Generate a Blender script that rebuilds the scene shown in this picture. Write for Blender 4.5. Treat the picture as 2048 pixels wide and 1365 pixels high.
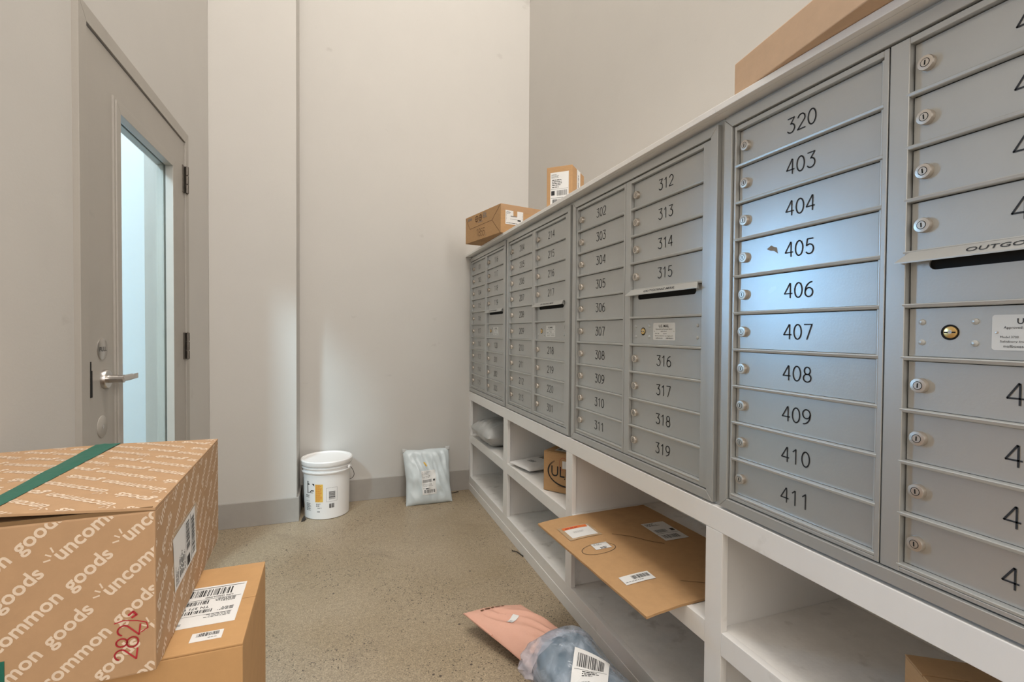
import bpy, bmesh, math, random
from mathutils import Vector, Matrix, noise
R = math.radians
for o in list(bpy.data.objects): bpy.data.objects.remove(o)
sc = bpy.context.scene
col = sc.collection
H = 1.16                                   # eye height of the camera

# ------------------------------------------------------------ camera
def cam_setup():
    yaw, pit, rol = .3405, .0191, .007
    f = Vector((math.sin(yaw)*math.cos(pit), math.cos(yaw)*math.cos(pit), -math.sin(pit)))
    r = Vector((math.cos(yaw), -math.sin(yaw), 0)); u = r.cross(f)
    c, s = math.cos(rol), math.sin(rol)
    r2 = c*r+s*u; u2 = -s*r+c*u
    cd = bpy.data.cameras.new('camera'); cd.sensor_width = 36; cd.lens = 975.5/2048*36
    cd.clip_start = .02; cd.clip_end = 60
    co = bpy.data.objects.new('camera', cd); col.objects.link(co)
    m = Matrix((r2, u2, -f)).transposed().to_4x4(); m.translation = (0, 0, H)
    co.matrix_world = m; sc.camera = co
cam_setup()

# ------------------------------------------------------------ world, lights, exposure
w = bpy.data.worlds.new('world'); sc.world = w; w.use_nodes = True
w.node_tree.nodes['Background'].inputs[0].default_value = (.75, .85, 1, 1)
w.node_tree.nodes['Background'].inputs[1].default_value = .6
vs = sc.view_settings; vs.view_transform = 'Standard'; vs.look = 'None'; vs.gamma = 1; vs.use_curve_mapping = False
vs.exposure = 0.07
def area(name, loc, target, sx, sy, power, color, spread=180):
    l = bpy.data.lights.new(name, 'AREA'); l.shape = 'RECTANGLE'; l.size = sx; l.size_y = sy
    l.energy = power; l.color = color; l.spread = R(spread)
    o = bpy.data.objects.new(name, l); col.objects.link(o); o.location = loc
    d = Vector(target)-Vector(loc)
    o.rotation_euler = d.to_track_quat('-Z', 'Y').to_euler()
    return o
WARM = (1, .965, .915); COOL = (.30, .58, 1)
area('ceiling_lamp_far', (.78, 1.3, 6.5), (.78, 1.3, 0), .4, 1.4, 66, WARM)
area('ceiling_lamp_near', (-.15, -.3, 6.5), (-.15, -.3, 0), 1.0, 3.4, 118, WARM)
area('rear_fill', (.0, -2.9, 1.7), (.4, 0, .9), 1.2, 3.0, 34, (1, .97, .94))  # added fill behind the camera, lifts the ambient level; no actual fixture
area('side_fill', (1.25, -1.3, 2.3), (-.7, 1.6, 1.2), .9, 1.8, 62, (1, .97, .94))  # second added fill, unseen, evens the left wall with the far wall
area('hallway_window', (-2.6, 4.25, 1.68), (-1.0, 2.55, 1.36), 1.15, 1.15, 165, COOL)
area('hallway_skylight', (-1.75, .35, 3.1), (-.3, 2.6, 1.0), .45, .45, 120, (.66, .83, 1))
area('hallway_fill', (-1.75, 3.0, 4.1), (-1.75, 3.0, 0), .8, 5.0, 150, (.93, .96, 1))  # added light, stretched along the hall to brighten the view through the glass

# ------------------------------------------------------------ materials
def mat(name, color, rough=.6, metal=0, spec=None, noise_amt=0, noise_scale=6, bump=0, bump_scale=60, stretch=None, coat=0):
    m = bpy.data.materials.new(name); m.use_nodes = True
    nt = m.node_tree; b = nt.nodes['Principled BSDF']
    b.inputs['Base Color'].default_value = (*color, 1); b.inputs['Roughness'].default_value = rough
    b.inputs['Metallic'].default_value = metal
    if spec is not None: b.inputs['Specular IOR Level'].default_value = spec
    if coat: b.inputs['Coat Weight'].default_value = coat
    tc = nt.nodes.new('ShaderNodeTexCoord')
    src = tc.outputs['Object']
    if stretch:
        mp = nt.nodes.new('ShaderNodeMapping'); mp.inputs['Scale'].default_value = stretch
        nt.links.new(src, mp.inputs[0]); src = mp.outputs[0]
    if noise_amt:
        n = nt.nodes.new('ShaderNodeTexNoise'); n.inputs['Scale'].default_value = noise_scale
        n.inputs['Detail'].default_value = 6; n.inputs['Roughness'].default_value = .65
        nt.links.new(src, n.inputs['Vector'])
        rp = nt.nodes.new('ShaderNodeValToRGB')
        rp.color_ramp.elements[0].position = .3; rp.color_ramp.elements[1].position = .7
        rp.color_ramp.elements[0].color = (*[c*(1-noise_amt) for c in color], 1)
        rp.color_ramp.elements[1].color = (*[min(1, c*(1+noise_amt)) for c in color], 1)
        nt.links.new(n.outputs['Fac'], rp.inputs[0]); nt.links.new(rp.outputs[0], b.inputs['Base Color'])
    if bump:
        n2 = nt.nodes.new('ShaderNodeTexNoise'); n2.inputs['Scale'].default_value = bump_scale
        n2.inputs['Detail'].default_value = 4
        nt.links.new(src, n2.inputs['Vector'])
        bp = nt.nodes.new('ShaderNodeBump'); bp.inputs['Strength'].default_value = bump; bp.inputs['Distance'].default_value = .002
        nt.links.new(n2.outputs['Fac'], bp.inputs['Height']); nt.links.new(bp.outputs[0], b.inputs['Normal'])
    return m

def scuffed(m, dark, scale, lo, hi, stretch=(1, 1, 1), amt=.5):
    """mix a darker tone in where a stretched noise passes a threshold: scuffs and dirt with their own shape"""
    nt = m.node_tree; b = nt.nodes['Principled BSDF']
    tc = nt.nodes.new('ShaderNodeTexCoord'); mp = nt.nodes.new('ShaderNodeMapping')
    mp.inputs['Scale'].default_value = stretch; mp.inputs['Location'].default_value = (3.1, 7.7, 1.3)
    n = nt.nodes.new('ShaderNodeTexNoise'); n.inputs['Scale'].default_value = scale; n.inputs['Detail'].default_value = 5
    rp = nt.nodes.new('ShaderNodeValToRGB'); rp.color_ramp.elements[0].position = lo; rp.color_ramp.elements[1].position = hi
    rp.color_ramp.elements[1].color = (amt, amt, amt, 1)
    mx = nt.nodes.new('ShaderNodeMix'); mx.data_type = 'RGBA'
    nt.links.new(tc.outputs['Object'], mp.inputs[0]); nt.links.new(mp.outputs[0], n.inputs['Vector'])
    nt.links.new(n.outputs['Fac'], rp.inputs[0]); nt.links.new(rp.outputs[0], mx.inputs[0])
    if b.inputs['Base Color'].links: nt.links.new(b.inputs['Base Color'].links[0].from_socket, mx.inputs[6])
    else: mx.inputs[6].default_value = b.inputs['Base Color'].default_value
    mx.inputs[7].default_value = (*dark, 1)
    nt.links.new(mx.outputs[2], b.inputs['Base Color'])
    return m

M = {}
M['wall'] = scuffed(mat('wall_paint', (.57, .545, .51), .75, noise_amt=.015, noise_scale=3, bump=.12, bump_scale=140), (.36, .33, .30), 5.5, .71, .78, (1, 1, 1.4), .35)
M['ceiling'] = mat('ceiling_paint', (.62, .60, .57), .9, bump=.1)
M['hall'] = mat('hall_paint', (.62, .66, .67), .8, bump=.1)
M['base'] = mat('baseboard_paint', (.37, .345, .315), .55, noise_amt=.05, noise_scale=9)
M['white'] = scuffed(mat('cabinet_paint', (.83, .81, .785), .42, noise_amt=.02, noise_scale=8, bump=.15, bump_scale=70, stretch=(1, 1, .3)), (.30, .26, .20), 9, .66, .78, (1, 1, 1), .35)
M['shelf'] = scuffed(mat('shelf_paint', (.85, .825, .79), .5, noise_amt=.05, noise_scale=20, bump=.2, bump_scale=120), (.25, .21, .16), 14, .6, .78, (1, 1, 1), .5)
M['door'] = scuffed(mat('door_paint', (.385, .355, .315), .45, noise_amt=.03, noise_scale=5, bump=.08, bump_scale=120), (.2, .18, .15), 7, .70, .80, (1, 1, 1), .4)
M['alu'] = mat('anodised_aluminium', (.48, .485, .475), .31, .5, noise_amt=.03, noise_scale=5, bump=.05, bump_scale=200)
M['alu_panel'] = scuffed(mat('aluminium_door_panel', (.48, .485, .475), .31, .5, noise_amt=.035, noise_scale=7, bump=.06, bump_scale=240), (.17, .15, .13), 16, .72, .8, (1, 1, 1), .35)
M['alu_edge'] = mat('aluminium_lip', (.52, .525, .51), .33, .5)
M['dark'] = mat('black_gap', (.006, .006, .006), .9)
M['body'] = mat('mailbox_body', (.05, .05, .048), .7)
M['nickel'] = mat('brushed_nickel', (.60, .54, .475), .34, .85, bump=.1, bump_scale=300)
M['steel'] = mat('satin_steel', (.55, .52, .49), .3, 1)
M['bronze'] = mat('hinge_metal', (.17, .15, .13), .4, .8)
M['brass'] = mat('brass', (.75, .50, .20), .28, .9)
M['ink'] = mat('black_ink', (.018, .018, .02), .7)
M['engrave'] = mat('engraved_numeral', (.02, .021, .024), .7)
M['grey_ink'] = mat('grey_ink', (.20, .20, .20), .7)
M['brown_ink'] = mat('brown_ink', (.12, .055, .02), .7)
M['paper'] = mat('label_paper', (.74, .73, .71), .55)
M['plastic_sticker'] = mat('plastic_plate', (.68, .68, .66), .35)
M['kraft'] = scuffed(mat('kraft_card', (.46, .27, .125), .8, noise_amt=.06, noise_scale=30, bump=.15, bump_scale=60, stretch=(1, 1, 5)), (.24, .14, .07), 6, .62, .75, (1, 1, 1), .35)
M['kraft_pink'] = scuffed(mat('pale_kraft_card', (.60, .405, .26), .8, noise_amt=.05, noise_scale=25, bump=.15, bump_scale=60), (.30, .18, .10), 5, .64, .78, (1, 1, 1), .35)
M['kraft_light'] = scuffed(mat('tan_kraft_card', (.44, .27, .145), .8, noise_amt=.05, noise_scale=25, bump=.15, bump_scale=60), (.33, .19, .09), 6, .64, .78, (1, 1, 1), .35)
M['kraft_orange'] = scuffed(mat('orange_kraft_card', (.50, .285, .12), .8, noise_amt=.05, noise_scale=25, bump=.15, bump_scale=60), (.33, .18, .07), 6, .64, .78, (1, 1, 1), .35)
M['kraft_edge'] = mat('card_edge', (.20, .115, .05), .9)
M['print_white'] = mat('white_print', (.70, .56, .43), .8, noise_amt=.06, noise_scale=80)
M['red'] = mat('red_marker', (.42, .02, .03), .6)
M['orange'] = mat('orange_print', (.70, .17, .04), .6)
M['yellow'] = mat('yellow_print', (.80, .50, .09), .6)
M['green_tape'] = mat('green_tape', (.008, .12, .08), .42, bump=.5, bump_scale=30)
M['clear_tape'] = mat('clear_tape', (.47, .33, .20), .2)
M['bucket'] = mat('white_plastic', (.88, .86, .84), .35, noise_amt=.015, noise_scale=6)
M['wire'] = mat('bail_wire', (.06, .045, .035), .4, .6)
M['poly_blue'] = mat('pale_blue_polythene', (.60, .66, .68), .33, noise_amt=.05, noise_scale=14, bump=.35, bump_scale=26)
M['poly_grey'] = mat('silver_grey_polythene', (.45, .45, .44), .28, noise_amt=.08, noise_scale=14, bump=.35, bump_scale=30)
M['poly_white'] = mat('white_polythene', (.74, .72, .70), .35, noise_amt=.04, noise_scale=20, bump=.3, bump_scale=40)
M['pink'] = mat('pink_padded_paper', (.72, .40, .30), .6, noise_amt=.03, noise_scale=8, bump=.5, bump_scale=90)
M['bundle'] = mat('slate_blue_cloth', (.12, .165, .20), .3, noise_amt=.25, noise_scale=9, bump=.3, bump_scale=30)
M['black_bag'] = mat('black_polythene', (.008, .008, .008), .35)
M['residue'] = mat('sticker_residue', (.27, .24, .20), .7, noise_amt=.2, noise_scale=90)
M['twig'] = mat('dark_twig', (.03, .025, .02), .8)

def glass_mat(name, tint, gl=.03, ior=1.5):
    m = bpy.data.materials.new(name); m.use_nodes = True; nt = m.node_tree; nt.nodes.clear()
    out = nt.nodes.new('ShaderNodeOutputMaterial'); t = nt.nodes.new('ShaderNodeBsdfTransparent'); t.inputs[0].default_value = (*tint, 1)
    g = nt.nodes.new('ShaderNodeBsdfGlossy'); g.inputs['Roughness'].default_value = gl
    lw = nt.nodes.new('ShaderNodeLayerWeight'); pw = nt.nodes.new('ShaderNodeMath'); pw.operation = 'POWER'; pw.inputs[1].default_value = 5
    fr = nt.nodes.new('ShaderNodeMapRange'); fr.inputs[3].default_value = .04; fr.inputs[4].default_value = .9
    nt.links.new(lw.outputs['Facing'], pw.inputs[0]); nt.links.new(pw.outputs[0], fr.inputs[0])
    mx = nt.nodes.new('ShaderNodeMixShader')
    nt.links.new(fr.outputs[0], mx.inputs[0]); nt.links.new(t.outputs[0], mx.inputs[1]); nt.links.new(g.outputs[0], mx.inputs[2]); nt.links.new(mx.outputs[0], out.inputs[0])
    return m
M['glass'] = glass_mat('door_glass', (.90, .96, .95))
def film_mat(name, color, lo, hi):
    m = bpy.data.materials.new(name); m.use_nodes = True; nt = m.node_tree; nt.nodes.clear()
    out = nt.nodes.new('ShaderNodeOutputMaterial'); t = nt.nodes.new('ShaderNodeBsdfTransparent'); t.inputs[0].default_value = (.86, .90, .94, 1)
    p = nt.nodes.new('ShaderNodeBsdfPrincipled'); p.inputs['Base Color'].default_value = (*color, 1); p.inputs['Roughness'].default_value = .14
    tc = nt.nodes.new('ShaderNodeTexCoord'); n = nt.nodes.new('ShaderNodeTexNoise'); n.inputs['Scale'].default_value = 9; n.inputs['Detail'].default_value = 5; n.inputs['Distortion'].default_value = 1.5
    rp = nt.nodes.new('ShaderNodeMapRange'); rp.inputs[1].default_value = .35; rp.inputs[2].default_value = .7; rp.inputs[3].default_value = lo; rp.inputs[4].default_value = hi
    n2 = nt.nodes.new('ShaderNodeTexNoise'); n2.inputs['Scale'].default_value = 22; n2.inputs['Distortion'].default_value = 2
    bp = nt.nodes.new('ShaderNodeBump'); bp.inputs['Strength'].default_value = .8; bp.inputs['Distance'].default_value = .006
    mx = nt.nodes.new('ShaderNodeMixShader')
    nt.links.new(tc.outputs['Object'], n.inputs['Vector']); nt.links.new(tc.outputs['Object'], n2.inputs['Vector'])
    nt.links.new(n2.outputs[0], bp.inputs['Height']); nt.links.new(bp.outputs[0], p.inputs['Normal'])
    nt.links.new(n.outputs[0], rp.inputs[0]); nt.links.new(rp.outputs[0], mx.inputs[0])
    nt.links.new(t.outputs[0], mx.inputs[1]); nt.links.new(p.outputs[0], mx.inputs[2]); nt.links.new(mx.outputs[0], out.inputs[0])
    return m
M['film'] = film_mat('clear_film', (.60, .68, .78), .10, .55)
M['film_white'] = film_mat('milky_film', (.72, .66, .70), .35, .75)

def floor_mat():
    m = bpy.data.materials.new('ground_concrete'); m.use_nodes = True; nt = m.node_tree; b = nt.nodes['Principled BSDF']; L = nt.links.new
    tc = nt.nodes.new('ShaderNodeTexCoord')
    def N(scale, detail=4, dist=0):
        n = nt.nodes.new('ShaderNodeTexNoise'); n.inputs['Scale'].default_value = scale; n.inputs['Detail'].default_value = detail; n.inputs['Distortion'].default_value = dist
        L(tc.outputs['Object'], n.inputs['Vector']); return n.outputs['Fac']
    def ramp(src, p0, p1, c0, c1):
        r = nt.nodes.new('ShaderNodeValToRGB'); e = r.color_ramp.elements; e[0].position = p0; e[1].position = p1; e[0].color = (*c0, 1); e[1].color = (*c1, 1); L(src, r.inputs[0]); return r.outputs[0]
    def mix(f, a, bb, mode='MIX'):
        x = nt.nodes.new('ShaderNodeMix'); x.data_type = 'RGBA'; x.blend_type = mode
        if isinstance(f, float): x.inputs[0].default_value = f
        else: L(f, x.inputs[0])
        for s, k in ((a, 6), (bb, 7)):
            if isinstance(s, tuple): x.inputs[k].default_value = (*s, 1)
            else: L(s, x.inputs[k])
        return x.outputs[2]
    basec = ramp(N(2.2, 5), .3, .7, (.35, .275, .18), (.42, .34, .24))
    fine = ramp(N(190, 3), .35, .68, (.62, .62, .62), (1.22, 1.2, 1.18))
    c = mix(1.0, basec, fine, 'MULTIPLY')
    c = mix(1.0, c, ramp(N(60, 4), .3, .7, (.86, .86, .86), (1.1, 1.1, 1.1)), 'MULTIPLY')
    # dark chips, denser in patches
    v = nt.nodes.new('ShaderNodeTexVoronoi'); v.inputs['Scale'].default_value = 105; L(tc.outputs['Object'], v.inputs['Vector'])
    chip = ramp(v.outputs['Distance'], .22, .32, (1, 1, 1), (0, 0, 0))
    patch = ramp(N(2.6, 4), .43, .55, (0, 0, 0), (1, 1, 1))
    n3 = ramp(N(34, 2), .46, .54, (0, 0, 0), (1, 1, 1))
    f = mix(1.0, mix(1.0, chip, patch, 'MULTIPLY'), n3, 'MULTIPLY')
    c = mix(f, c, (.045, .035, .028))
    v2 = nt.nodes.new('ShaderNodeTexVoronoi'); v2.inputs['Scale'].default_value = 17; L(tc.outputs['Object'], v2.inputs['Vector'])
    big = ramp(v2.outputs['Distance'], .07, .105, (1, 1, 1), (0, 0, 0))
    c = mix(mix(1.0, big, ramp(N(7, 2), .5, .55, (0, 0, 0), (.9, .9, .9)), 'MULTIPLY'), c, (.05, .035, .03))
    v3 = nt.nodes.new('ShaderNodeTexVoronoi'); v3.inputs['Scale'].default_value = 48; L(tc.outputs['Object'], v3.inputs['Vector'])
    c = mix(ramp(v3.outputs['Distance'], .04, .07, (.7, .7, .7), (0, 0, 0)), c, (.62, .56, .47))
    stain = ramp(N(4.5, 3, .6), .62, .74, (0, 0, 0), (.35, .35, .35))
    c = mix(stain, c, (.16, .12, .085))
    L(c, b.inputs['Base Color']); b.inputs['Roughness'].default_value = .42
    bp = nt.nodes.new('ShaderNodeBump'); bp.inputs['Strength'].default_value = .12; bp.inputs['Distance'].default_value = .001
    L(N(150), bp.inputs['Height']); L(bp.outputs[0], b.inputs['Normal'])
    return m
M['floor'] = floor_mat()

# ------------------------------------------------------------ mesh helpers
class MB:
    def __init__(s): s.v = []; s.f = []; s.m = []; s.mats = []; s.smooth = False
    def mi(s, mt):
        if mt not in s.mats: s.mats.append(mt)
        return s.mats.index(mt)
    def add(s, vs_, fs, mt):
        k = len(s.v); i = s.mi(mt); s.v += [tuple(p) for p in vs_]
        for f in fs: s.f.append(tuple(a+k for a in f)); s.m.append(i)
        return s
    def box(s, x0, x1, y0, y1, z0, z1, mt):
        x0, x1 = min(x0, x1), max(x0, x1); y0, y1 = min(y0, y1), max(y0, y1); z0, z1 = min(z0, z1), max(z0, z1)
        v = [(x0, y0, z0), (x1, y0, z0), (x1, y1, z0), (x0, y1, z0), (x0, y0, z1), (x1, y0, z1), (x1, y1, z1), (x0, y1, z1)]
        return s.add(v, [(0, 3, 2, 1), (4, 5, 6, 7), (0, 1, 5, 4), (1, 2, 6, 5), (2, 3, 7, 6), (3, 0, 4, 7)], mt)
    def prism(s, pts, axis, a0, a1, mt):
        """extrude a 2D outline along an axis; pts are the other two coordinates in order"""
        def P(p, a): return {'X': (a, p[0], p[1]), 'Y': (p[0], a, p[1]), 'Z': (p[0], p[1], a)}[axis]
        n = len(pts); v = [P(p, a0) for p in pts]+[P(p, a1) for p in pts]
        fs = [tuple(range(n))[::-1], tuple(range(n, 2*n))]+[(i, (i+1) % n, n+(i+1) % n, n+i) for i in range(n)]
        return s.add(v, fs, mt)
    def lathe(s, prof, mt, n=40, axis='Z', c=(0, 0, 0), a0=0, a1=2*math.pi):
        """prof: list of (radius, along)"""
        full = abs(a1-a0-2*math.pi) < 1e-6; k = n if full else n+1; v = []
        for r, h in prof:
            for i in range(k):
                a = a0+(a1-a0)*i/n; p, q = r*math.cos(a), r*math.sin(a)
                v.append({'Z': (c[0]+p, c[1]+q, c[2]+h), 'X': (c[0]+h, c[1]+p, c[2]+q), 'Y': (c[0]+p, c[1]+h, c[2]+q)}[axis])
        fs = []
        for j in range(len(prof)-1):
            for i in range(k if full else n):
                fs.append((j*k+i, j*k+(i+1) % k, (j+1)*k+(i+1) % k, (j+1)*k+i))
        if full:
            if prof[0][0] > 1e-6: fs.append(tuple(range(k))[::-1])
            if prof[-1][0] > 1e-6: fs.append(tuple(range((len(prof)-1)*k, len(prof)*k)))
        return s.add(v, fs, mt)
    def tube(s, pts, r, mt, n=8):
        pts = [Vector(p) for p in pts]; v = []
        for i, p in enumerate(pts):
            d = (pts[min(i+1, len(pts)-1)]-pts[max(i-1, 0)]).normalized()
            a = d.orthogonal().normalized(); b = d.cross(a)
            if i and (a-pa).length > .7:
                a = (pa-d*pa.dot(d)).normalized(); b = d.cross(a)
            elif i:
                a = (pa-d*pa.dot(d)).normalized(); b = d.cross(a)
            pa = a
            rr = r[i] if isinstance(r, (list, tuple)) else r
            for k in range(n):
                t = 2*math.pi*k/n; v.append(p+a*rr*math.cos(t)+b*rr*math.sin(t))
        fs = [(i*n+k, i*n+(k+1) % n, (i+1)*n+(k+1) % n, (i+1)*n+k) for i in range(len(pts)-1) for k in range(n)]
        fs += [tuple(range(n))[::-1], tuple(range((len(pts)-1)*n, len(pts)*n))]
        return s.add(v, fs, mt)
    def mesh(s, name, smooth=False, bevel=0, seg=2, recalc=True):
        me = bpy.data.meshes.new(name); me.from_pydata(s.v, [], s.f)
        for mt in s.mats: me.materials.append(mt)
        me.polygons.foreach_set('material_index', s.m)
        if bevel or recalc:
            bm = bmesh.new(); bm.from_mesh(me)
            if recalc: bmesh.ops.recalc_face_normals(bm, faces=bm.faces)
            if bevel: bmesh.ops.bevel(bm, geom=[e for e in bm.edges], offset=bevel, segments=seg, affect='EDGES', profile=.6)
            bm.to_mesh(me); bm.free()
        if smooth or s.smooth:
            me.polygons.foreach_set('use_smooth', [True]*len(me.polygons))
            try: me.set_sharp_from_angle(angle=R(38))
            except Exception: pass
        me.update(); return me
def link(name, me, parent=None, loc=(0, 0, 0), rot=None):
    o = bpy.data.objects.new(name, me); col.objects.link(o); o.location = loc
    if rot: o.rotation_euler = rot
    if parent is not None: o.parent = parent
    return o
def part(name, mb, parent, bevel=0, smooth=False, loc=(0, 0, 0), label=None, recalc=True, seg=2):
    o = link(name, mb.mesh(name, smooth, bevel, seg, recalc), parent, loc)
    if label: o['label'] = label
    return o
def thing(name, label, cat, loc=(0, 0, 0), rotz=0, group=None, rot=None):
    o = bpy.data.objects.new(name, None); col.objects.link(o); o.location = loc; o.empty_display_size = .05
    o.rotation_euler = rot or (0, 0, rotz); o['label'] = label; o['category'] = cat
    if group: o['group'] = group
    return o
def struct(name, mb, label=None, bevel=0):
    o = link(name, mb.mesh(name, False, bevel)); o['kind'] = 'structure'
    if label: o['label'] = label; o['category'] = name.split('_')[0]
    return o

# ---- flat print (text, bars, strokes) -------------------------------------------------
_tc = {}
def text2d(s, bold=0.0):
    k = (s, bold)
    if k in _tc: return _tc[k]
    cu = bpy.data.curves.new('t', 'FONT'); cu.body = s; cu.size = 1; cu.offset = bold; cu.resolution_u = 3
    ob = bpy.data.objects.new('t', cu); me = bpy.data.meshes.new_from_object(ob)
    v = [(p.co.x, p.co.y) for p in me.vertices]; f = [tuple(p.vertices) for p in me.polygons]
    bpy.data.objects.remove(ob); bpy.data.curves.remove(cu); bpy.data.meshes.remove(me)
    if not v: v = [(0, 0)]
    x0, x1 = min(p[0] for p in v), max(p[0] for p in v)
    _tc[k] = (v, f, x0, x1); return _tc[k]

def arc(cx, cy, rx, ry, a0, a1, n=12):
    return [(cx+rx*math.cos(R(a0+(a1-a0)*i/n)), cy+ry*math.sin(R(a0+(a1-a0)*i/n))) for i in range(n+1)]
STROKES = {
 '0': [arc(.3, .5, .28, .5, 0, 360, 24)],
 '1': [[(.12, .80), (.34, 1), (.34, 0)]],
 '2': [arc(.3, .72, .27, .28, 165, -30, 12)+[(.02, 0), (.6, 0)]],
 '3': [[(.04, 1), (.55, 1), (.26, .60)]+arc(.28, .31, .29, .31, 88, -150, 14)],
 '4': [[(.60, .30), (0, .30), (.42, 1), (.46, .97), (.46, 0)]],
 '5': [[(.54, 1), (.12, 1), (.07, .56)]+arc(.29, .32, .29, .32, 128, -145, 14)],
 '6': [arc(.55, .38, .52, .60, 92, 178, 8)+arc(.30, .30, .28, .30, 180, 540, 20)],
 '7': [[(.02, 1), (.58, 1), (.22, 0)]],
 '8': [arc(.30, .75, .22, .25, -90, 270, 18), arc(.30, .26, .28, .26, 90, 450, 20)],
 '9': [arc(.05, .62, .52, .60, -88, -2, 8)+arc(.30, .70, .28, .30, 0, 360, 20)],
}
def ribbon(pts, wd):
    """2D polyline ribbon with round-ish caps and overlapping joins"""
    V = []; F = []
    for (ax, ay), (bx, by) in zip(pts, pts[1:]):
        dx, dy = bx-ax, by-ay; L = math.hypot(dx, dy)
        if L < 1e-9: continue
        dx /= L; dy /= L; h = wd/2; e = h*.45
        k = len(V)
        V += [(ax-dx*e-dy*h, ay-dy*e+dx*h), (ax-dx*e+dy*h, ay-dy*e-dx*h), (bx+dx*e+dy*h, by+dy*e-dx*h), (bx+dx*e-dy*h, by+dy*e+dx*h)]
        F.append((k, k+1, k+2, k+3))
    return V, F

class Decal:
    """flat print laid out in 2D and then mapped onto a surface"""
    def __init__(s, sub=0): s.items = []; s.sub = sub
    def rect(s, x0, y0, x1, y1, mt, layer=1):
        nx = max(1, int(math.ceil(abs(x1-x0)/s.sub))) if s.sub else 1
        ny = max(1, int(math.ceil(abs(y1-y0)/s.sub))) if s.sub else 1
        v = [(x0+(x1-x0)*i/nx, y0+(y1-y0)*j/ny) for j in range(ny+1) for i in range(nx+1)]
        f = [(j*(nx+1)+i, j*(nx+1)+i+1, (j+1)*(nx+1)+i+1, (j+1)*(nx+1)+i) for j in range(ny) for i in range(nx)]
        s.items.append((v, f, mt, layer)); return s
    def quad(s, pts, mt, layer=1): s.items.append((list(pts), [tuple(range(len(pts)))], mt, layer)); return s
    def bars(s, x0, y0, x1, y1, seed=1, mt=None, n=30, horiz=False, layer=2):
        rnd = random.Random(seed); ws = [rnd.choice((1, 1, 2, 3)) for _ in range(n*2)]; t = sum(ws); p = 0
        for i, wv in enumerate(ws):
            if i % 2 == 0:
                a, b = p/t, (p+wv)/t
                if horiz: s.rect(x0, y0+(y1-y0)*a, x1, y0+(y1-y0)*b, mt or M['ink'], layer)
                else: s.rect(x0+(x1-x0)*a, y0, x0+(x1-x0)*b, y1, mt or M['ink'], layer)
            p += wv
        return s
    def text(s, x, y, size, body, mt=None, align='l', bold=0.0, rot=0, layer=2, width=None):
        v, f, a, b = text2d(body, bold); sx = size
        if width: sx = width/max(1e-6, b-a)
        ox = {'l': -a, 'c': -(a+b)/2, 'r': -b}[align]
        c, sn = math.cos(rot), math.sin(rot)
        P = [((px+ox)*sx, py*size) for px, py in v]
        s.items.append(([(x+p*c-q*sn, y+p*sn+q*c) for p, q in P], f, mt or M['ink'], layer)); return s
    def strokes(s, pts, wd, mt=None, layer=2):
        V, F = ribbon(pts, wd); s.items.append((V, F, mt or M['ink'], layer)); return s
    def digits(s, x, y, h, body, wd, mt=None, pitch=.78, rot=0, layer=2):
        c, sn = math.cos(rot), math.sin(rot)
        for i, ch in enumerate(body):
            for pl in STROKES.get(ch, []):
                s.strokes([(x+(p+i*pitch)*h*c-q*h*sn, y+(p+i*pitch)*h*sn+q*h*c) for p, q in pl], wd, mt, layer)
        return s
    def lines(s, x0, y0, w_, n, pitch, hgt, seed=1, mt=None, layer=2):
        """small print too small to read: short word-like dashes"""
        rnd = random.Random(seed)
        for i in range(n):
            x = x0; e = x0+w_*rnd.uniform(.55, 1)
            while x < e:
                l = rnd.uniform(1.2, 4)*hgt; s.rect(x, y0-i*pitch, min(x+l, e), y0-i*pitch+hgt, mt or M['grey_ink'], layer); x += l+hgt*.7
        return s
    def build(s, fn, step=.0004, clip=None):
        mb = MB()
        for v, f, mt, ly in s.items:
            if clip: v, f = clip_poly(v, f, clip)
            if f: mb.add([fn(p[0], p[1], step*ly) for p in v], f, mt)
        return mb
def clip_poly(v, f, rect):
    x0, y0, x1, y1 = rect
    if all(x0 <= p[0] <= x1 and y0 <= p[1] <= y1 for p in v): return v, f
    if all(p[0] < x0 for p in v) or all(p[0] > x1 for p in v) or all(p[1] < y0 for p in v) or all(p[1] > y1 for p in v): return [], []
    V = []; F = []
    def cl(poly, ax, lim, keep_gt):
        out = []
        for i in range(len(poly)):
            a, b = poly[i-1], poly[i]
            ia = (a[ax] >= lim) if keep_gt else (a[ax] <= lim); ib = (b[ax] >= lim) if keep_gt else (b[ax] <= lim)
            if ia != ib:
                t = (lim-a[ax])/(b[ax]-a[ax]); out.append((a[0]+t*(b[0]-a[0]), a[1]+t*(b[1]-a[1])))
            if ib: out.append(b)
        return out
    for face in f:
        poly = [tuple(v[i]) for i in face]
        for ax, lim, g in ((0, x0, True), (0, x1, False), (1, y0, True), (1, y1, False)):
            poly = cl(poly, ax, lim, g)
            if len(poly) < 3: break
        if len(poly) >= 3: k = len(V); V += poly; F.append(tuple(range(k, k+len(poly))))
    return V, F
def plane(o, ux, uy):
    o, ux, uy = Vector(o), Vector(ux).normalized(), Vector(uy).normalized(); n = ux.cross(uy)
    return lambda x, y, z: tuple(o+ux*x+uy*y+n*z)

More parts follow.
